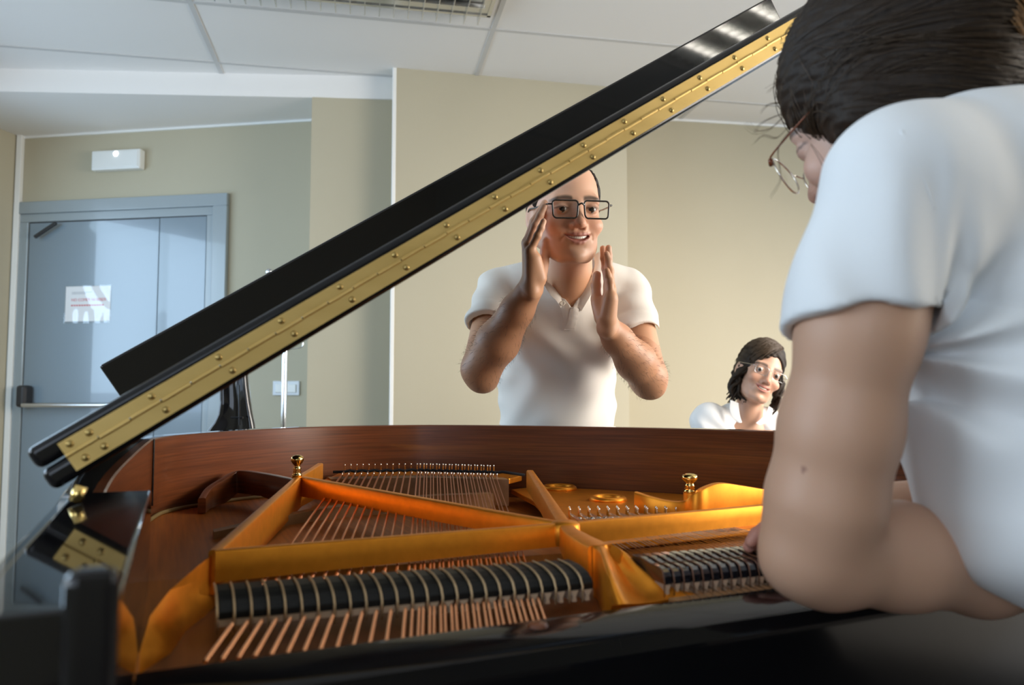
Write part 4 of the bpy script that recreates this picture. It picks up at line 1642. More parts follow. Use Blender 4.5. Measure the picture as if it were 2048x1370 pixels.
hand(BODY, wrL,
     [W(1060, 503, 1.572), W(1056, 492, 1.592), W(1054, 486, 1.613), W(1056, 487, 1.634)],
     [W(1075, 472, 1.566), W(1070, 452, 1.590), W(1068, 444, 1.613), W(1071, 448, 1.637)],
     [W(1082, 456, 1.565), W(1080, 431, 1.590), W(1079, 424, 1.613), W(1081, 429, 1.638)],
     [W(1087, 443, 1.566), W(1088, 413, 1.590), W(1089, 406, 1.613), W(1091, 413, 1.638)],
     [W(1076, 562, 1.640), W(1086, 525, 1.652), W(1091, 502, 1.652), W(1092, 484, 1.650)],
     (W(1078, 556, 1.590), W(1070, 518, 1.578)), (W(1076, 560, 1.632), W(1084, 530, 1.645)), (0.0082, 0.0090, 0.0094, 0.0092))
hand(BODY, wrR,
     [W(1222, 592, 1.628), W(1222, 580, 1.648), W(1220, 572, 1.668), W(1217, 573, 1.688)],
     [W(1220, 562, 1.622), W(1220, 543, 1.646), W(1217, 534, 1.668), W(1211, 537, 1.690)],
     [W(1216, 550, 1.621), W(1217, 522, 1.645), W(1217, 512, 1.668), W(1208, 516, 1.690)],
     [W(1214, 541, 1.621), W(1213, 508, 1.645), W(1217, 496, 1.668), W(1206, 497, 1.690)],
     [W(1203, 636, 1.690), W(1193, 598, 1.703), W(1192, 571, 1.703), W(1194, 550, 1.700)],
     (W(1214, 634, 1.640), W(1221, 600, 1.630)), (W(1204, 634, 1.682), W(1195, 606, 1.695)), (0.0080, 0.0088, 0.0092, 0.0090))

SKIN_M = (0.77, 0.45, 0.30)


def man_color(V):
    L = to_local(V, hc, HR)
    near = (np.linalg.norm(L, axis=1) < 0.17) & (L[:, 2] > -0.16)
    c = np.tile(np.array((0.66, 0.355, 0.205)), (len(V), 1))
    fc = face_color(L, SKIN_M, (0.46, 0.165, 0.14), (0.07, 0.045, 0.032), (0.45, 0.265, 0.18), 0.45)
    blend = np.clip((L[:, 2] + 0.15) / 0.03, 0, 1)[:, None] * near[:, None]
    c = fc * blend + c * (1 - blend)
    # paler palms, darker hairy forearms
    for wr, el in ((wrL, elL), (wrR, elR)):
        ax_ = norm(el - wr)
        t = (V - wr) @ ax_
        d = np.linalg.norm((V - wr) - t[:, None] * ax_, axis=1)
        m_ = (d < 0.075) & (t > 0.0) & (t < 0.30)
        c[m_] *= np.array([0.86, 0.80, 0.76])
    return c


lo = np.minimum.reduce([W(905, 820, 1.9), W(905, 820, 1.5), W(1113, 880, 2.0)]) - 0.02
sdf_obj('body', BODY, (lo[0] - 0.03, 1.51, W(1113, 872, 1.95)[2]), (W(1345, 500, 1.9)[0] + 0.03, 2.12, hc[2] + 0.15), 0.0021, M['skin'], man, man_color)
look = norm(W(1260, 470, 0.7) - hc)
add_eyes(man, hc, HR, (0.06, 0.035, 0.02), look)
add_teeth(man, hc, HR)
add_glasses(man, hc, HR, 0.0270, 0.0185, 0.0075, 0.0019, M['frame_dark'], ylens=-0.112, zc=-0.0045, sep=0.0345)

# receding dark hair on the back and sides
HA = Sdf()
HA.add(ell((0, 0.016, 0.038), (0.0805, 0.1005, 0.0905)), 0)
HA.add(ell((0, 0.045, 0.0), (0.074, 0.070, 0.075)), 0.02)
HA.sub(ell((0, -0.085, 0.045), (0.062, 0.085, 0.085)), 0.012)
HA.sub(ell((0, -0.03, 0.095), (0.045, 0.07, 0.04)), 0.02)
HA.sub(ell((-0.07, -0.045, -0.025), (0.05, 0.045, 0.055)), 0.01)
HA.sub(ell((0.07, -0.045, -0.025), (0.05, 0.045, 0.055)), 0.01)
HA.sub(plane((0, 0, -0.055), (0, 0.3, -1)) if False else (lambda P: (P[:, 2] + 0.050)), 0.01)
for s in (-1, 1):
    HA.sub(ell((s * 0.085, 0.008, -0.012), (0.022, 0.022, 0.036)), 0.004)
HA.disp(lambda P: 0.0012 * np.sin(P[:, 0] * 420 + P[:, 2] * 130) * np.sin(P[:, 2] * 330 + P[:, 1] * 300))
ll = local(HA, hc, HR)
sdf_obj('hair', ll, hc - 0.15, hc + 0.15, 0.0024, M['hair_brown'], man)

# polo shirt
SH = Sdf()
SH.add(ell(W(1128, 640, 1.915), (0.162, 0.115, 0.150)), 0)
for s, px in ((-1, 1005), (1, 1250)):
    SH.add(cap(W(1140 + s * 30, 556, 1.85), W(px, 577, 1.88), 0.055, 0.053), 0.035)
SH.add(cap(neck1 + np.array([0, 0.012, -0.005]), W(1140, 556, 1.83), 0.072, 0.064), 0.03)
SH.add(ell(W(1113, 760, 1.975), (0.150, 0.122, 0.20)), 0.04)
SH.add(cap(W(1113, 830, 2.005), W(1113, 950, 2.04), 0.142, 0.150), 0.04)
hemL = W(978, 652, 1.80); hemR = W(1273, 668, 1.825)
aL, aR = norm(elL - shL) * 0.75 + norm(hemL - W(992, 574, 1.872)) * 0.25, norm(elR - shR) * 0.75 + norm(hemR - W(1258, 574, 1.882)) * 0.25
aL, aR = norm(aL), norm(aR)
for h_, a_, p_ in ((hemL, aL, W(996, 580, 1.872)), (hemR, aR, W(1256, 582, 1.882))):
    sl = Sdf()
    sl.add(cap(p_, h_ + a_ * 0.04, 0.0535, 0.0580), 0)
    sl.add(cap(h_ - a_ * 0.012, h_ + a_ * 0.03, 0.0585, 0.0590), 0.001)
    sl.cut(plane(h_, a_), 0.003)
    SH.add(sl, 0.012)
# folds: from the armpits towards the placket, and across the belly


def man_folds(P):
    x = (P[:, 0] - W(1125, 700, 1.9)[0])
    z = P[:, 2] - W(1125, 700, 1.9)[2]
    f_ = 0.0040 * np.sin((x * 0.9 + z * 0.55) * 62 + 1.3 * np.sin(z * 26)) * np.exp(-((z + 0.02) / 0.10) ** 2) * np.clip((x + 0.13) / 0.05, 0, 1)
    f_ = f_ + 0.0030 * np.sin((x * -0.8 + z * 0.8) * 55 + 1.0 * np.sin(x * 30)) * np.exp(-((z + 0.13) / 0.07) ** 2)
    f_ = f_ + 0.0022 * np.sin(z * 105 + x * 45 + 1.5 * np.sin(x * 22)) * np.clip((np.abs(x) - 0.125) / 0.03, 0, 1)
    return f_


SH.disp(man_folds)
# sleeve hems, neck opening and the open V of the placket
for h_, a_, sh_, el_ in ((hemL, aL, shL, elL), (hemR, aR, shR, elR)):
    c_ = sh_ + norm(el_ - sh_) * ((h_ - sh_) @ norm(el_ - sh_))
    SH.sub(cap(c_ - norm(el_ - sh_) * 0.015, c_ + norm(el_ - sh_) * 0.05, 0.0500), 0.002)
SH.sub(cap(neck0, neck1 + np.array([0, 0.0, 0.012]), 0.056, 0.058), 0.004)
Va, Vb, Vc = W(1092, 548, 1.78), W(1192, 528, 1.78), W(1143, 618, 1.80)


def vee(P):
    # wedge in the x-z plane, open towards the front
    d = None
    cen = (Va + Vb + Vc) / 3
    for a, b in ((Va, Vc), (Vc, Vb)):
        t = norm([b[0] - a[0], 0, b[2] - a[2]])
        n_ = np.array([t[2], 0, -t[0]])
        if (cen - a) @ n_ > 0:
            n_ = -n_
        e = (P - a.astype(np.float32)) @ n_.astype(np.float32)
        d = e if d is None else np.maximum(d, e)
    d = np.maximum(d, P[:, 1] - 1.86)
    return np.maximum(d, P[:, 2] - (Va[2] + 0.05))


SH.sub(vee, 0.003)
sdf_obj('polo_shirt', SH, (W(920, 700, 1.9)[0], 1.70, W(1113, 950, 2.0)[2]), (W(1330, 700, 1.9)[0], 2.2, W(1140, 505, 1.8)[2]), 0.0031, M['polo'], man)


def skin_surface_y(x, y, f=SH, y0=1.66, y1=1.95):
    """first hit of the shirt along the line of sight through the pixel"""
    ys = np.linspace(y0, y1, 240)
    P = np.array([W(x, y, q) for q in ys], np.float32)
    d = f(P)
    k = np.argmax(d < 0.0005) if (d < 0.0005).any() else len(ys) - 1
    return ys[k]


def strip(name, left, right, th, m, parent, lift=0.002, f=SH, y0=1.66, y1=1.95, given=None):
    """a band of cloth between two pixel polylines laid on the shirt"""
    a = catmull([np.array((x, y, 0.0)) for x, y in left], 6)
    b = catmull([np.array((x, y, 0.0)) for x, y in right], 6)
    secs = []
    for i, (p, q) in enumerate(zip(a, b)):
        sec = []
        for t in (0, 0.33, 0.66, 1.0):
            r = p * (1 - t) + q * t
            yy = skin_surface_y(r[0], r[1], f, y0, y1) if given is None else given(i / (len(a) - 1), t)
            sec.append(W(r[0], r[1], yy - lift - th * (0.55 + 0.45 * math.sin(math.pi * t))))
        back = [p_ + np.array([0, th, 0]) for p_ in sec[::-1]]
        secs.append(sec + back)
    return MB().loft(secs).build(name, m, parent, smooth=True, angle=50)


# collar: stand round the neck and two open flaps
strip('collar', [(1098, 566), (1104, 571), (1113, 580), (1121, 590), (1127, 603)], [(1082, 560), (1090, 574), (1101, 590), (1113, 602), (1122, 616)], 0.005, M['polo'], man, given=lambda a, t: 1.768 + 0.014 * a - 0.006 * t)
strip('collar', [(1188, 510), (1190, 530), (1184, 550), (1170, 578), (1152, 606)], [(1204, 500), (1206, 530), (1199, 556), (1184, 586), (1163, 622)], 0.005, M['polo'], man, given=lambda a, t: 1.785 - 0.020 * math.sin(math.pi * a) + 0.0 * t)
strip('placket', [(1113, 590), (1121, 614), (1128, 640), (1130, 659)], [(1136, 604), (1141, 620), (1146, 640), (1150, 657)], 0.0022, M['polo'], man, lift=0.0005)
strip('placket', [(1143, 612), (1138, 632), (1134, 650), (1128, 660)], [(1158, 618), (1155, 636), (1151, 650), (1149, 660)], 0.0024, M['polo'], man, lift=0.0025)
q = W(1125, 607, skin_surface_y(1125, 607) - 0.0068)
MB().lathe([(0.0, 0.0), (0.0058, 0.0002), (0.0062, 0.0012), (0.0052, 0.0022), (0.0042, 0.0016), (0.0, 0.0014)], q, 18, (0, -1, 0.2)).build('button', M['button'], man, smooth=True)
# trousers and shoes (behind the piano)
TR = Sdf()
hipc = W(1113, 1000, 2.05)
TR.add(cap(hipc + (-0.07, 0, 0.08), hipc + (0.07, 0, 0.08), 0.118), 0)
for s in (-1, 1):
    TR.add(cap(hipc + (s * 0.085, 0.0, 0.0), (hipc[0] + s * 0.10, 2.02, 0.48), 0.085, 0.066), 0.03)
    TR.add(cap((hipc[0] + s * 0.10, 2.02, 0.48), (hipc[0] + s * 0.11, 2.05, 0.06), 0.066, 0.056), 0.02)
sdf_obj('trousers', TR, (hipc[0] - 0.3, 1.8, 0.02), (hipc[0] + 0.3, 2.3, hipc[2] + 0.25), 0.009, M['navy'], man)
for s in (-1, 1):
    so_ = Sdf().add(ell((hipc[0] + s * 0.12, 1.98, 0.035), (0.045, 0.13, 0.05)), 0)
    so_.sub(lambda P: P[:, 2] - 0.002, 0.002)
    sdf_obj('shoe', so_, (hipc[0] + s * 0.12 - 0.07, 1.8, -0.02), (hipc[0] + s * 0.12 + 0.07, 2.15, 0.12), 0.006, M['black_plastic'], man)

# short dark hair on the forearms
rng = np.random.RandomState(3)
paths = []
for wr, el in ((wrL, elL), (wrR, elR)):
    ax_ = norm(el - wr)
    L_ = np.linalg.norm(el - wr)
    e1_ = norm(np.cross(ax_, (0, 1.0, 0))); e2_ = np.cross(ax_, e1_)
    for k in range(420):
        t = rng.uniform(0.16, 1.08) * L_
        an = rng.uniform(0, 2 * math.pi)
        d_ = math.cos(an) * e1_ + math.sin(an) * e2_
        p = wr + ax_ * t
        # march out to the skin
        rr_ = np.linspace(0.015, 0.075, 60)
        P = (p + rr_[:, None] * d_).astype(np.float32)
        dd = BODY(P)
        if not (dd > 0).any():
            continue
        q = P[np.argmax(dd > 0)]
        g_ = norm(d_ * 0.55 + ax_ * rng.uniform(-0.2, 0.8) + np.cross(ax_, d_) * rng.uniform(-0.5, 0.5))
        l_ = rng.uniform(0.006, 0.012)
        paths.append(([q - d_ * 0.001, q + g_ * l_ * 0.5 , q + norm(g_ + ax_ * 0.5) * l_], [0.00022, 0.00018, 0.00008]))
tubes_obj('arm_hair', paths, None, M['arm_hair'], man, 3)['kind'] = 'stuff'


def cpx(x, y, Y, r):
    """centre of a limb seen at pixel x, y with radius r pixels"""
    return (W(x, y, Y), r * Y / FPX)


def limb(S, pts, k):
    q = [cpx(*p) for p in pts]
    S.chain(q, k)
    return q


# ------------------------------------------------------------------ woman in the white T-shirt leaning over the piano (near, right)
wo = empty('person', (0.66, 0.42, 0), offset=(0.66, 0.42, 0))
tag(wo, 'woman in white T-shirt with long dark hair bending over the piano on her elbow', 'person')
wc = W(1766, 216, 0.80)
WR = axes(yaw=-2.53, pitch=0.47, roll=0.0)
WS = 0.97
WB = Sdf()
WB.add(local(head_sdf(Sdf(), female=True, smile=0.4, closed=True), wc, WR, WS), 0)
WB.add(cap(to_room((0, 0.03, -0.06), wc, WR), W(1890, 330, 0.80), 0.052, 0.058), 0.02)
WB.add(cap(W(1830, 380, 0.72), W(1960, 360, 0.80), 0.05, 0.06), 0.03)
WB.add(cap(W(1960, 380, 0.80), W(2120, 900, 0.76), 0.08, 0.10), 0.03)
limb(WB, [(1790, 430, .637, 116), (1718, 660, .640, 112), (1678, 860, .655, 108), (1650, 1000, .668, 106), (1632, 1085, .678, 92)], 0.02)
limb(WB, [(1632, 1085, .680, 90), (1656, 1115, .69, 90), (1800, 1112, .715, 97), (1960, 1140, .76, 82), (2130, 1150, .82, 66)], 0.022)
WB.add(ell(W(1600, 1125, .676), (0.030, 0.030, 0.027)), 0.02)
# the far forearm and its hand reaching over the frame
limb(WB, [(2100, 940, .90, 66), (1900, 1000, .93, 56), (1790, 1022, .93, 50), (1640, 1048, .90, 40), (1590, 1062, .875, 34)], 0.015)
hb = [(1560, 1048, .86), (1556, 1060, .872), (1556, 1074, .884), (1562, 1088, .893)]
for i, (x, y, Y) in enumerate(hb):
    a = W(x, y, Y)
    WB.add(cap(W(1592, 1062, .875), a, 0.016, 0.0115), 0.010)
    finger(WB, [a, W(x - 28, y + 10, Y - .004), W(x - 46, y + 22 , Y - .006), W(x - 58, y + 36 - 2 * i, Y - .006)], 0.0092, 0.0072, 0.0016)
finger(WB, [W(1590, 1080, .86), W(1560, 1098, .85), W(1535, 1104, .845)], 0.0115, 0.0085, 0.004)


def woman_color(V):
    L = to_local(V, wc, WR) / WS
    near = (np.linalg.norm(L, axis=1) < 0.17) & (L[:, 2] > -0.13)
    c = np.tile(np.array((0.56, 0.335, 0.225)), (len(V), 1))
    fc = face_color(L, (0.64, 0.42, 0.33), (0.50, 0.22, 0.20), (0.06, 0.04, 0.03), (0, 0, 0), 0.0)
    c[near] = fc[near]
    # small moles on the arm and cheek
    rel = V - np.array([0, 0, CAMZ])
    dep = rel[:, 1] * CP + rel[:, 2] * SP
    px_ = 1024 + FPX * rel[:, 0] / dep
    py_ = 685 - FPX * (-rel[:, 1] * SP + rel[:, 2] * CP) / dep
    for mx0, my0, r, ymax in ((1608, 940, 5.5, 0.66), (1617, 371, 4.5, 0.80)):
        c[(np.hypot(px_ - mx0, py_ - my0) < r) & (V[:, 1] < ymax)] = (0.30, 0.15, 0.10)
    hand_c = W(1530, 1080, .875)
    w_ = np.clip(1.4 - np.linalg.norm(V - hand_c, axis=1) / 0.05, 0, 0.75)[:, None]
    c = c * (1 - w_) + np.array((0.60, 0.24, 0.19)) * w_
    return c


sdf_obj('body', WB, (0.16, 0.53, 0.80), (0.72, 1.06, 1.58), 0.0030, M['skin'], wo, woman_color)

# glasses: thin round pale-metal rims with tortoiseshell tips
mb = MB()
gl_paths = []
for s in (-1, 1):
    pts = [to_room(np.array((s * 0.034 + 0.0245 * math.cos(2 * math.pi * k / 28), -0.116 + 0.5 * (s * 0.034 + 0.0245 * math.cos(2 * math.pi * k / 28)) ** 2 * 6, -0.006 + 0.0235 * math.sin(2 * math.pi * k / 28))), wc, WR) for k in range(28)]
    mb.tube(pts, 0.0011, 7, loop=True)
    gl_paths.append(pts)
mb.tube([to_room(p, wc, WR) for p in catmull([(-0.0105, -0.116, 0.002), (0, -0.118, 0.006), (0.0105, -0.116, 0.002)], 4)], 0.0010, 6)
gf = mb.build('glasses', M['frame_gold'], wo, smooth=True)
for s in (-1, 1):
    t_ = MB().tube([to_room(p, wc, WR) for p in catmull([(s * 0.0585, -0.106, 0.004), (s * 0.068, -0.095, 0.006), (s * 0.079, -0.02, 0.008), (s * 0.080, 0.015, 0.004)], 5)], 0.0011, 7).build('temple', M['tortoise'], smooth=True)
    t_.parent = gf
    e_ = MB().tube([to_room(p, wc, WR) for p in ((s * 0.057, -0.110, 0.003), (s * 0.0625, -0.105, 0.005))], 0.0026, 8).build('temple_hinge', M['tortoise'], smooth=True)
    e_.parent = gf
for pts in gl_paths:
    q = np.mean(pts, 0)
    l = MB(); n = len(pts)
    l.add([q] + list(pts), [(0, 1 + i, 1 + (i + 1) % n) for i in range(n)])
    lo_ = l.build('lens', M['lens'])
    sd_ = lo_.modifiers.new('thick', 'SOLIDIFY'); sd_.thickness = 0.0012
    lo_.parent = gf

# hair mass swept back over the shoulder
WH = Sdf()
WH.add(local(ell((0, 0.020, 0.045), (0.092, 0.108, 0.098)), wc, WR), 0)
WH.add(local(ell((0, 0.060, 0.010), (0.088, 0.090, 0.090)), wc, WR), 0.03)
WH.add(cap(W(1800, 120, .80), W(1940, 110, .82), 0.092, 0.080), 0.05)
WH.add(cap(W(1900, 105, .80), W(2160, 90, .84), 0.080, 0.074), 0.04)
WH.add(cap(W(1735, 225, .745), W(1850, 195, .745), 0.034, 0.030), 0.04)
WH.add(cap(W(2090, 120, .83), W(2280, 330, .90), 0.074, 0.05), 0.03)
WH.sub(local(ell((0, -0.100, -0.062), (0.088, 0.080, 0.090)), wc, WR), 0.012)
WHs = Sdf()
WHs.add(WH, 0)
WHs.disp(lambda P: 0.0011 * np.sin(P[:, 2] * 700 + P[:, 0] * 160 + 3 * np.sin(P[:, 0] * 40)) + 0.0014 * np.sin(P[:, 2] * 260 + P[:, 0] * 90 + P[:, 1] * 120))
whair = sdf_obj('hair', WHs, (0.20, 0.60, 1.26), (0.80, 1.05, 1.62), 0.0030, M['hair_brown'], wo)


def grad(f, P, e=0.0015):
    P = P.astype(np.float32)
    g_ = np.stack([f(P + np.eye(3, dtype=np.float32)[i] * e) - f(P - np.eye(3, dtype=np.float32)[i] * e) for i in range(3)], 1)
    return g_ / (np.linalg.norm(g_, axis=1)[:, None] + 1e-9)


def strands(f, seeds, flow, steps, ds, lift, rad, jit, seed=1):
    rng = np.random.RandomState(seed)
    P = np.array(seeds, np.float32)
    for _ in range(6):
        P = P - grad(f, P) * f(P)[:, None]
    J = rng.normal(0, jit, P.shape)
    lf = rng.uniform(0.0, lift, len(P))
    out = [P + grad(f, P) * lf[:, None]]
    for i in range(steps):
        d = flow(P) + J
        n_ = grad(f, P)
        d = d - n_ * np.einsum('ij,ij->i', d, n_)[:, None]
        d /= np.linalg.norm(d, axis=1)[:, None] + 1e-9
        P = P + d * ds
        for _ in range(2):
            P = P - grad(f, P) * f(P)[:, None]
        out.append(P + grad(f, P) * lf[:, None])
    A = np.stack(out, 1)
    return [(list(a), list(rad * np.concatenate([[0.6], np.ones(len(a) - 3), [0.7, 0.25]]))) for a in A]


rng = np.random.RandomState(11)
n_s = 2300
seeds = []
c0 = W(1690, 120, .80)
while len(seeds) < n_s:
    d = norm(rng.normal(0, 1, 3))
    if d[1] > 0.45:
        continue
    base_c = wc + np.array([rng.uniform(-0.02, 0.30), 0, 0.01])
    seeds.append(base_c + d * 0.10)
tgt = W(2300, 150, .86)


def flow(P):
    d = tgt - P
    d /= np.linalg.norm(d, axis=1)[:, None]
    d = d + np.array([0, 0, -0.18]) * np.clip((P[:, 2] - 1.38) / 0.1, 0, 1)[:, None]
    return d


st_paths = strands(WH, seeds, flow, 18, 0.013, 0.0050, 0.00046, 0.07, 5)
tubes_obj('hair_strands', st_paths, None, M['hair_strand'], whair, 3)
whair.children[0]['kind'] = 'stuff'
for ch in whair.children:
    ch.location = (0, 0, 0)
    ch.parent = whair
# golden strands that put the sunlit patch of hair into the colour
seeds2 = [W(rng.uniform(1960, 2090), rng.uniform(-60, 70), .70) for _ in range(420)]
sp2 = strands(WH, seeds2, lambda P: np.tile(np.array([0.75, 0.0, -0.62]), (len(P), 1)), 10, 0.009, 0.007, 0.0006, 0.08, 6)
hs_ = tubes_obj('lit_strands', sp2, None, M['hair_lit'], None, 3)
hs_.parent = whair
hs_['kind'] = 'stuff'
# loose wisps across the cheek and beyond the forehead
lw = []
for pts in ([(1572, 225, .775), (1545, 232, .772), (1520, 243, .77), (1507, 262, .77)], [(1566, 235, .77), (1540, 258, .765), (1512, 262, .765), (1496, 246, .765)],
            [(1560, 205, .78), (1535, 208, .78), (1518, 222, .78)], [(1575, 255, .765), (1552, 275, .76), (1524, 270, .76), (1505, 285, .76)],
            [(1622, 288, .74), (1640, 312, .722), (1655, 338, .714), (1668, 372, .708)],
            [(1568, 168, .79), (1548, 170, .79), (1530, 182, .79)], [(1660, 296, .728), (1680, 330, .712), (1668, 360, .705)], [(1580, 262, .76), (1556, 300, .755), (1560, 360, .75), (1540, 398, .75)]):
    for k in range(4):
        o = rng.normal(0, 3.2, 2)
        pth = [W(x + o[0] * (i + .3) * .5, y + o[1] * (i + .3) * .5, Y) for i, (x, y, Y) in enumerate(pts)]
        pth = catmull(pth, 6)
        lw.append((pth, list(np.linspace(0.00022, 0.00009, len(pth)))))
ws_ = tubes_obj('loose_wisps', lw, None, M['hair_strand'], None, 4)
ws_.parent = whair
ws_['kind'] = 'stuff'

# T-shirt
WT = Sdf()
WT.chain([cpx(1850, 352, .675, 140), cpx(1960, 395, .70, 205), cpx(2120, 390, .76, 215)], 0.03)
WT.chain([cpx(1955, 430, .68, 195), cpx(2080, 720, .69, 240), cpx(2140, 925, .70, 288)], 0.025)
WT.chain([cpx(2140, 930, .70, 286), cpx(2460, 1010, .68, 300)], 0.03)
WT.chain([cpx(2120, 400, .80, 215), cpx(2330, 700, .80, 260), cpx(2480, 1000, .70, 280)], 0.06)
sl = Sdf()
sa, sb_ = W(1800, 372, .636), W(1711, 650, .636)
sax = norm(sb_ - sa)
sl.add(cap(sa, sb_ + sax * 0.05, 0.0640, 0.0570), 0)
sl.add(cap(sb_ - sax * 0.014, sb_ + sax * 0.05, 0.0576, 0.0580), 0.002)
sl.cut(plane(sb_, np.array([-0.02, -0.22, -1.0])), 0.003)
WT.add(sl, 0.045)


def tee_folds(P):
    a = W(1836, 705, .64)
    x, z = P[:, 0] - a[0], P[:, 2] - a[2]
    r = np.sqrt(x * x + z * z) + 1e-6
    th = np.arctan2(z, x)
    ridge = lambda q: 1 - 2 * np.abs(np.sin(q)) ** 0.8
    f_ = 0.0075 * np.sin(th * 8.0 + 1.0 + 0.6 * np.sin(r * 40)) * np.exp(-((r - 0.055) / 0.06) ** 2) * np.clip((x + 0.005) / 0.015, 0, 1)
    f_ = f_ + 0.0060 * ridge(z * 36 + x * 10 + 0.8 * np.sin(x * 22) + 0.5) * np.exp(-((z - 0.015) / 0.055) ** 2) * np.clip(x / 0.03, 0, 1)
    f_ = f_ + 0.0055 * np.sin(z * 40 - x * 46 + 2 + 0.8 * np.sin(x * 18)) * np.clip(x / 0.05, 0, 1) * np.exp(-((z + 0.13) / 0.09) ** 2)
    f_ = f_ + 0.0050 * np.sin(z * 30 + x * 55) * np.clip((x - 0.03) / 0.04, 0, 1) * np.exp(-((z - 0.13) / 0.06) ** 2)
    f_ = f_ + 0.0032 * np.sin(x * 105 + z * 30 + np.sin(z * 30)) * np.clip((0.005 - x) / 0.02, 0, 1) * np.clip((z + 0.01) / 0.05, 0, 1) * np.clip((0.17 - z) / 0.05, 0, 1)
    return f_


WT.disp(tee_folds)
e0, e1_ = W(1790, 430, .635), W(1722, 660, .640)
WT.sub(cap(e1_ - norm(e1_ - e0) * 0.03, e1_ + norm(e1_ - e0) * 0.06, 0.0525), 0.003)
wt = sdf_obj('t_shirt', WT, (0.16, 0.48, 0.76), (0.95, 1.0, 1.40), 0.0034, M['tee'], wo)
# raised shoulder seam
sm_pts = [(1802, 262), (1828, 310), (1852, 370), (1868, 420)]
pth = []
for x, y in sm_pts:
    ys = np.linspace(0.5, 0.95, 400)
    P = np.array([W(x, y, q) for q in ys], np.float32)
    d = WT(P)
    if (d < 0).any():
        pth.append(W(x, y, ys[np.argmax(d < 0)] + 0.0003))
if len(pth) > 2:
    s_ = MB().tube(catmull(pth, 6), 0.0015, 8).build('shoulder_seam', M['tee'], None, smooth=True)
    s_.parent = wt
# jeans and shoes, below the picture
JE = Sdf()
JE.add(cap(W(2480, 1080, .66), (0.66, 0.48, 0.82), 0.125, 0.120), 0)
for (kx, ky), (fx_, fy_) in (((0.58, 0.36), (0.60, 0.34)), ((0.78, 0.36), (0.80, 0.36))):
    JE.add(cap((0.62 if kx < 0.7 else 0.74, 0.46, 0.78), (kx, ky, 0.46), 0.088, 0.060), 0.03)
    JE.add(cap((kx, ky, 0.46), (fx_, fy_, 0.08), 0.060, 0.046), 0.02)
sdf_obj('jeans', JE, (0.40, 0.15, 0.03), (1.0, 0.80, 1.0), 0.009, M['navy'], wo)
for fx_, fy_ in ((0.585, 0.36), (0.785, 0.38)):
    sh_ = Sdf().add(ell((fx_, fy_, 0.03), (0.045, 0.125, 0.055), rotz(0.5)), 0)
    sh_.sub(lambda P: P[:, 2] - 0.002, 0.002)
    sdf_obj('shoe', sh_, (fx_ - 0.15, fy_ - 0.16, -0.01), (fx_ + 0.15, fy_ + 0.16, 0.12), 0.006, M['shoe'], wo)

# ------------------------------------------------------------------ girl in the white blouse behind the piano (far right)
gi = empty('person', (0.86, 2.86, 0), offset=(0.86, 2.86, 0))
tag(gi, 'dark-haired young woman in thin glasses and white blouse tilting her head behind the piano', 'person')
gc = W(1519, 746, 2.84)
GR = axes(yaw=0.06, pitch=0.02, roll=0.39)
GB = Sdf()
GB.add(local(head_sdf(Sdf(), female=True, smile=0.75), gc, GR, 0.97), 0)
GB.add(cap(to_room((0, 0.015, -0.07), gc, GR), W(1496, 850, 2.86), 0.046, 0.052), 0.02)
GB.add(ell(W(1480, 900, 2.88), (0.13, 0.08, 0.12)), 0.03)
GB.add(cap(W(1440, 862, 2.86), W(1550, 866, 2.86), 0.035), 0.03)


def girl_color(V):
    L = to_local(V, gc, GR) / 0.97
    c = face_color(L, (0.58, 0.335, 0.23), (0.50, 0.18, 0.15), (0.05, 0.03, 0.02), (0, 0, 0), 0.0)
    low = L[:, 2] < -0.115
    c[low] = (0.52, 0.29, 0.19)
    return c


glo, ghi = W(1380, 960, 2.9) - 0.05, W(1610, 680, 2.9) + 0.08
sdf_obj('body', GB, (glo[0], 2.60, glo[2]), (ghi[0] + 0.03, 3.05, ghi[2]), 0.0028, M['skin'], gi, girl_color)
add_eyes(gi, gc, GR, (0.06, 0.04, 0.03), norm(np.array([0.3, 0.3, 1.1]) - gc), r=0.0106)
add_teeth(gi, gc, GR, wid=0.014, z=-0.0615, h=0.0040)
add_glasses(gi, gc, GR, 0.0245, 0.0145, 0.008, 0.0009, M['frame_silver'], ylens=-0.108, zc=-0.004, sep=0.0335)
GH = Sdf()
GH.add(local(ell((0, 0.018, 0.040), (0.082, 0.103, 0.093)), gc, GR), 0)
GH.add(local(ell((0, 0.045, -0.02), (0.078, 0.070, 0.080)), gc, GR), 0.03)
GH.sub(local(ell((0.004, -0.095, -0.035), (0.064, 0.070, 0.100), roty(-0.12)), gc, GR), 0.010)
GH.sub(local(ell((-0.088, -0.012, -0.022), (0.030, 0.026, 0.034)), gc, GR), 0.006)
GH.disp(lambda P: 0.0016 * np.sin(P[:, 0] * 260 + P[:, 2] * 210 + 2 * np.sin(P[:, 2] * 40)))
gh = sdf_obj('hair', GH, gc - 0.17, gc + 0.17, 0.0034, M['hair_brown'], gi)
gs_seed = [to_room((0.030 + 0.006 * rng.normal(), -0.055 + 0.15 * rng.uniform(), 0.125 - 0.02 * rng.uniform()), gc, GR) for _ in range(260)]
gdir = np.array((-0.75, -0.12, -0.66)) @ GR
g_p = strands(GH, gs_seed, lambda P: np.tile(gdir, (len(P), 1)), 14, 0.012, 0.0035, 0.0013, 0.10, 8)
gs_ = tubes_obj('hair_strands', g_p, None, M['hair_strand'], None, 4)
gs_.parent = gh
gs_['kind'] = 'stuff'
rg = np.random.RandomState(4)
lk = []
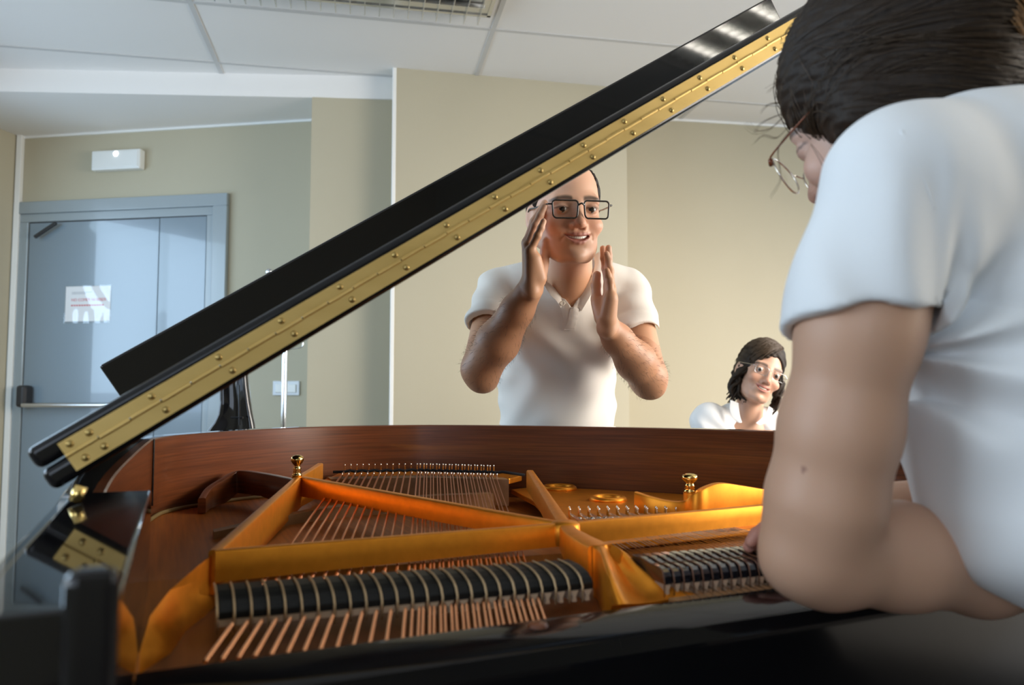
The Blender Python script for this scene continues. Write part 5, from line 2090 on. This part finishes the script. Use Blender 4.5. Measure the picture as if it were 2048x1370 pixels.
for k in range(58):
    # wavy locks falling to the shoulder on the left side, a few on the right
    left = k < 46
    t = rg.uniform(0, 1)
    if left:
        st_ = np.array([1518 - 24 * t + rg.normal(0, 3), 712 + 26 * t + rg.normal(0, 3)])
        mid_ = np.array([1484 - 16 * t + rg.normal(0, 4), 748 + 14 * t])
        en = np.array([1464 + 30 * rg.uniform(-0.35, 1), 782 + 30 * rg.uniform(0, 1)])
        Y0 = 2.82 + rg.uniform(-0.02, 0.07)
    else:
        st_ = np.array([1562 + rg.normal(0, 3), 752 + rg.normal(0, 4)])
        mid_ = np.array([1556 + rg.normal(0, 4), 790])
        en = np.array([1540 + rg.uniform(-8, 14), 822 + rg.uniform(0, 14)])
        Y0 = 2.84 + rg.uniform(0.0, 0.05)
    ph, am = rg.uniform(0, 6.28), rg.uniform(0.006, 0.014)
    pth = catmull([W(*st_, Y0), W(*mid_, Y0 + 0.01), W(*en, Y0)], 9)
    pth = [p + np.array([am * math.sin(ph + i * 0.75), am * math.cos(ph + i * 0.75) * 0.7, am * 0.6 * math.sin(ph * 2 + i * 0.9)]) * min(1, i / 6) for i, p in enumerate(pth)]
    lk.append((pth, list(np.interp(np.linspace(0, 1, len(pth)), [0, 0.2, 0.7, 1], [0.004, 0.0075, 0.0065, 0.0018]))))
lo_ = tubes_obj('hair_locks', lk, None, M['hair_brown'], None, 7)
lo_.parent = gh
lo_['kind'] = 'stuff'
GS = Sdf()
GS.add(ell(W(1482, 915, 2.88), (0.155, 0.100, 0.145)), 0)
GS.add(cap(W(1440, 850, 2.87), W(1415, 845, 2.87), 0.055, 0.062), 0.04)
GS.add(cap(W(1540, 862, 2.87), W(1575, 868, 2.87), 0.055, 0.058), 0.04)
GS.add(cap(W(1420, 838, 2.87), W(1404, 960, 2.83), 0.062, 0.050), 0.02)
GS.add(cap(W(1585, 872, 2.87), W(1610, 980, 2.83), 0.058, 0.050), 0.02)
GS.add(cap(W(1490, 980, 2.90), (0.92, 2.92, 0.52), 0.115, 0.135), 0.04)
GS.add(cap(W(1462, 830, 2.89), W(1535, 838, 2.89), 0.045), 0.02)
GS.disp(lambda P: 0.0042 * np.sin(P[:, 0] * 75 + P[:, 2] * 62 + 1.4 * np.sin(P[:, 2] * 28)) * np.clip((1.02 - P[:, 2]) / 0.06, 0, 1))
gV = [W(1474, 812, 2.72), W(1535, 842, 2.72), W(1503, 852, 2.72)]
GS.sub(cap(W(1505, 812, 2.80), W(1503, 838, 2.74), 0.047, 0.034), 0.006)
sdf_obj('blouse', GS, (W(1370, 900, 2.9)[0], 2.70, 0.40), (W(1640, 900, 2.9)[0], 3.08, W(1500, 800, 2.9)[2]), 0.0042, M['blouse'], gi)
GY = lambda x, y: skin_surface_y(x, y, GS, 2.6, 2.95)
strip('collar', [(1477, 806), (1478, 818), (1480, 832), (1484, 845)], [(1461, 800), (1460, 818), (1466, 836), (1478, 846)], 0.004, M['blouse'], gi, given=lambda a, t: 2.795 - 0.012 * a)
strip('collar', [(1538, 812), (1533, 824), (1524, 836), (1512, 846)], [(1546, 818), (1543, 832), (1534, 844), (1520, 850)], 0.004, M['blouse'], gi, given=lambda a, t: 2.800 - 0.016 * a)
# lower body, seated
GL = Sdf()
for s, kx in ((-1, 0.80), (1, 1.02)):
    GL.add(cap((0.92 + s * 0.08, 2.90, 0.54), (kx, 2.50, 0.53), 0.085, 0.062), 0.03)
    GL.add(cap((kx, 2.50, 0.53), (kx, 2.46, 0.07), 0.058, 0.042), 0.02)
sdf_obj('trousers', GL, (0.65, 2.3, 0.03), (1.2, 3.05, 0.70), 0.009, M['navy'], gi)
for kx in (0.80, 1.02):
    sh_ = Sdf().add(ell((kx, 2.41, 0.03), (0.042, 0.12, 0.05)), 0)
    sh_.sub(lambda P: P[:, 2] - 0.002, 0.002)
    sdf_obj('shoe', sh_, (kx - 0.06, 2.25, -0.01), (kx + 0.06, 2.56, 0.1), 0.006, M['shoe'], gi)
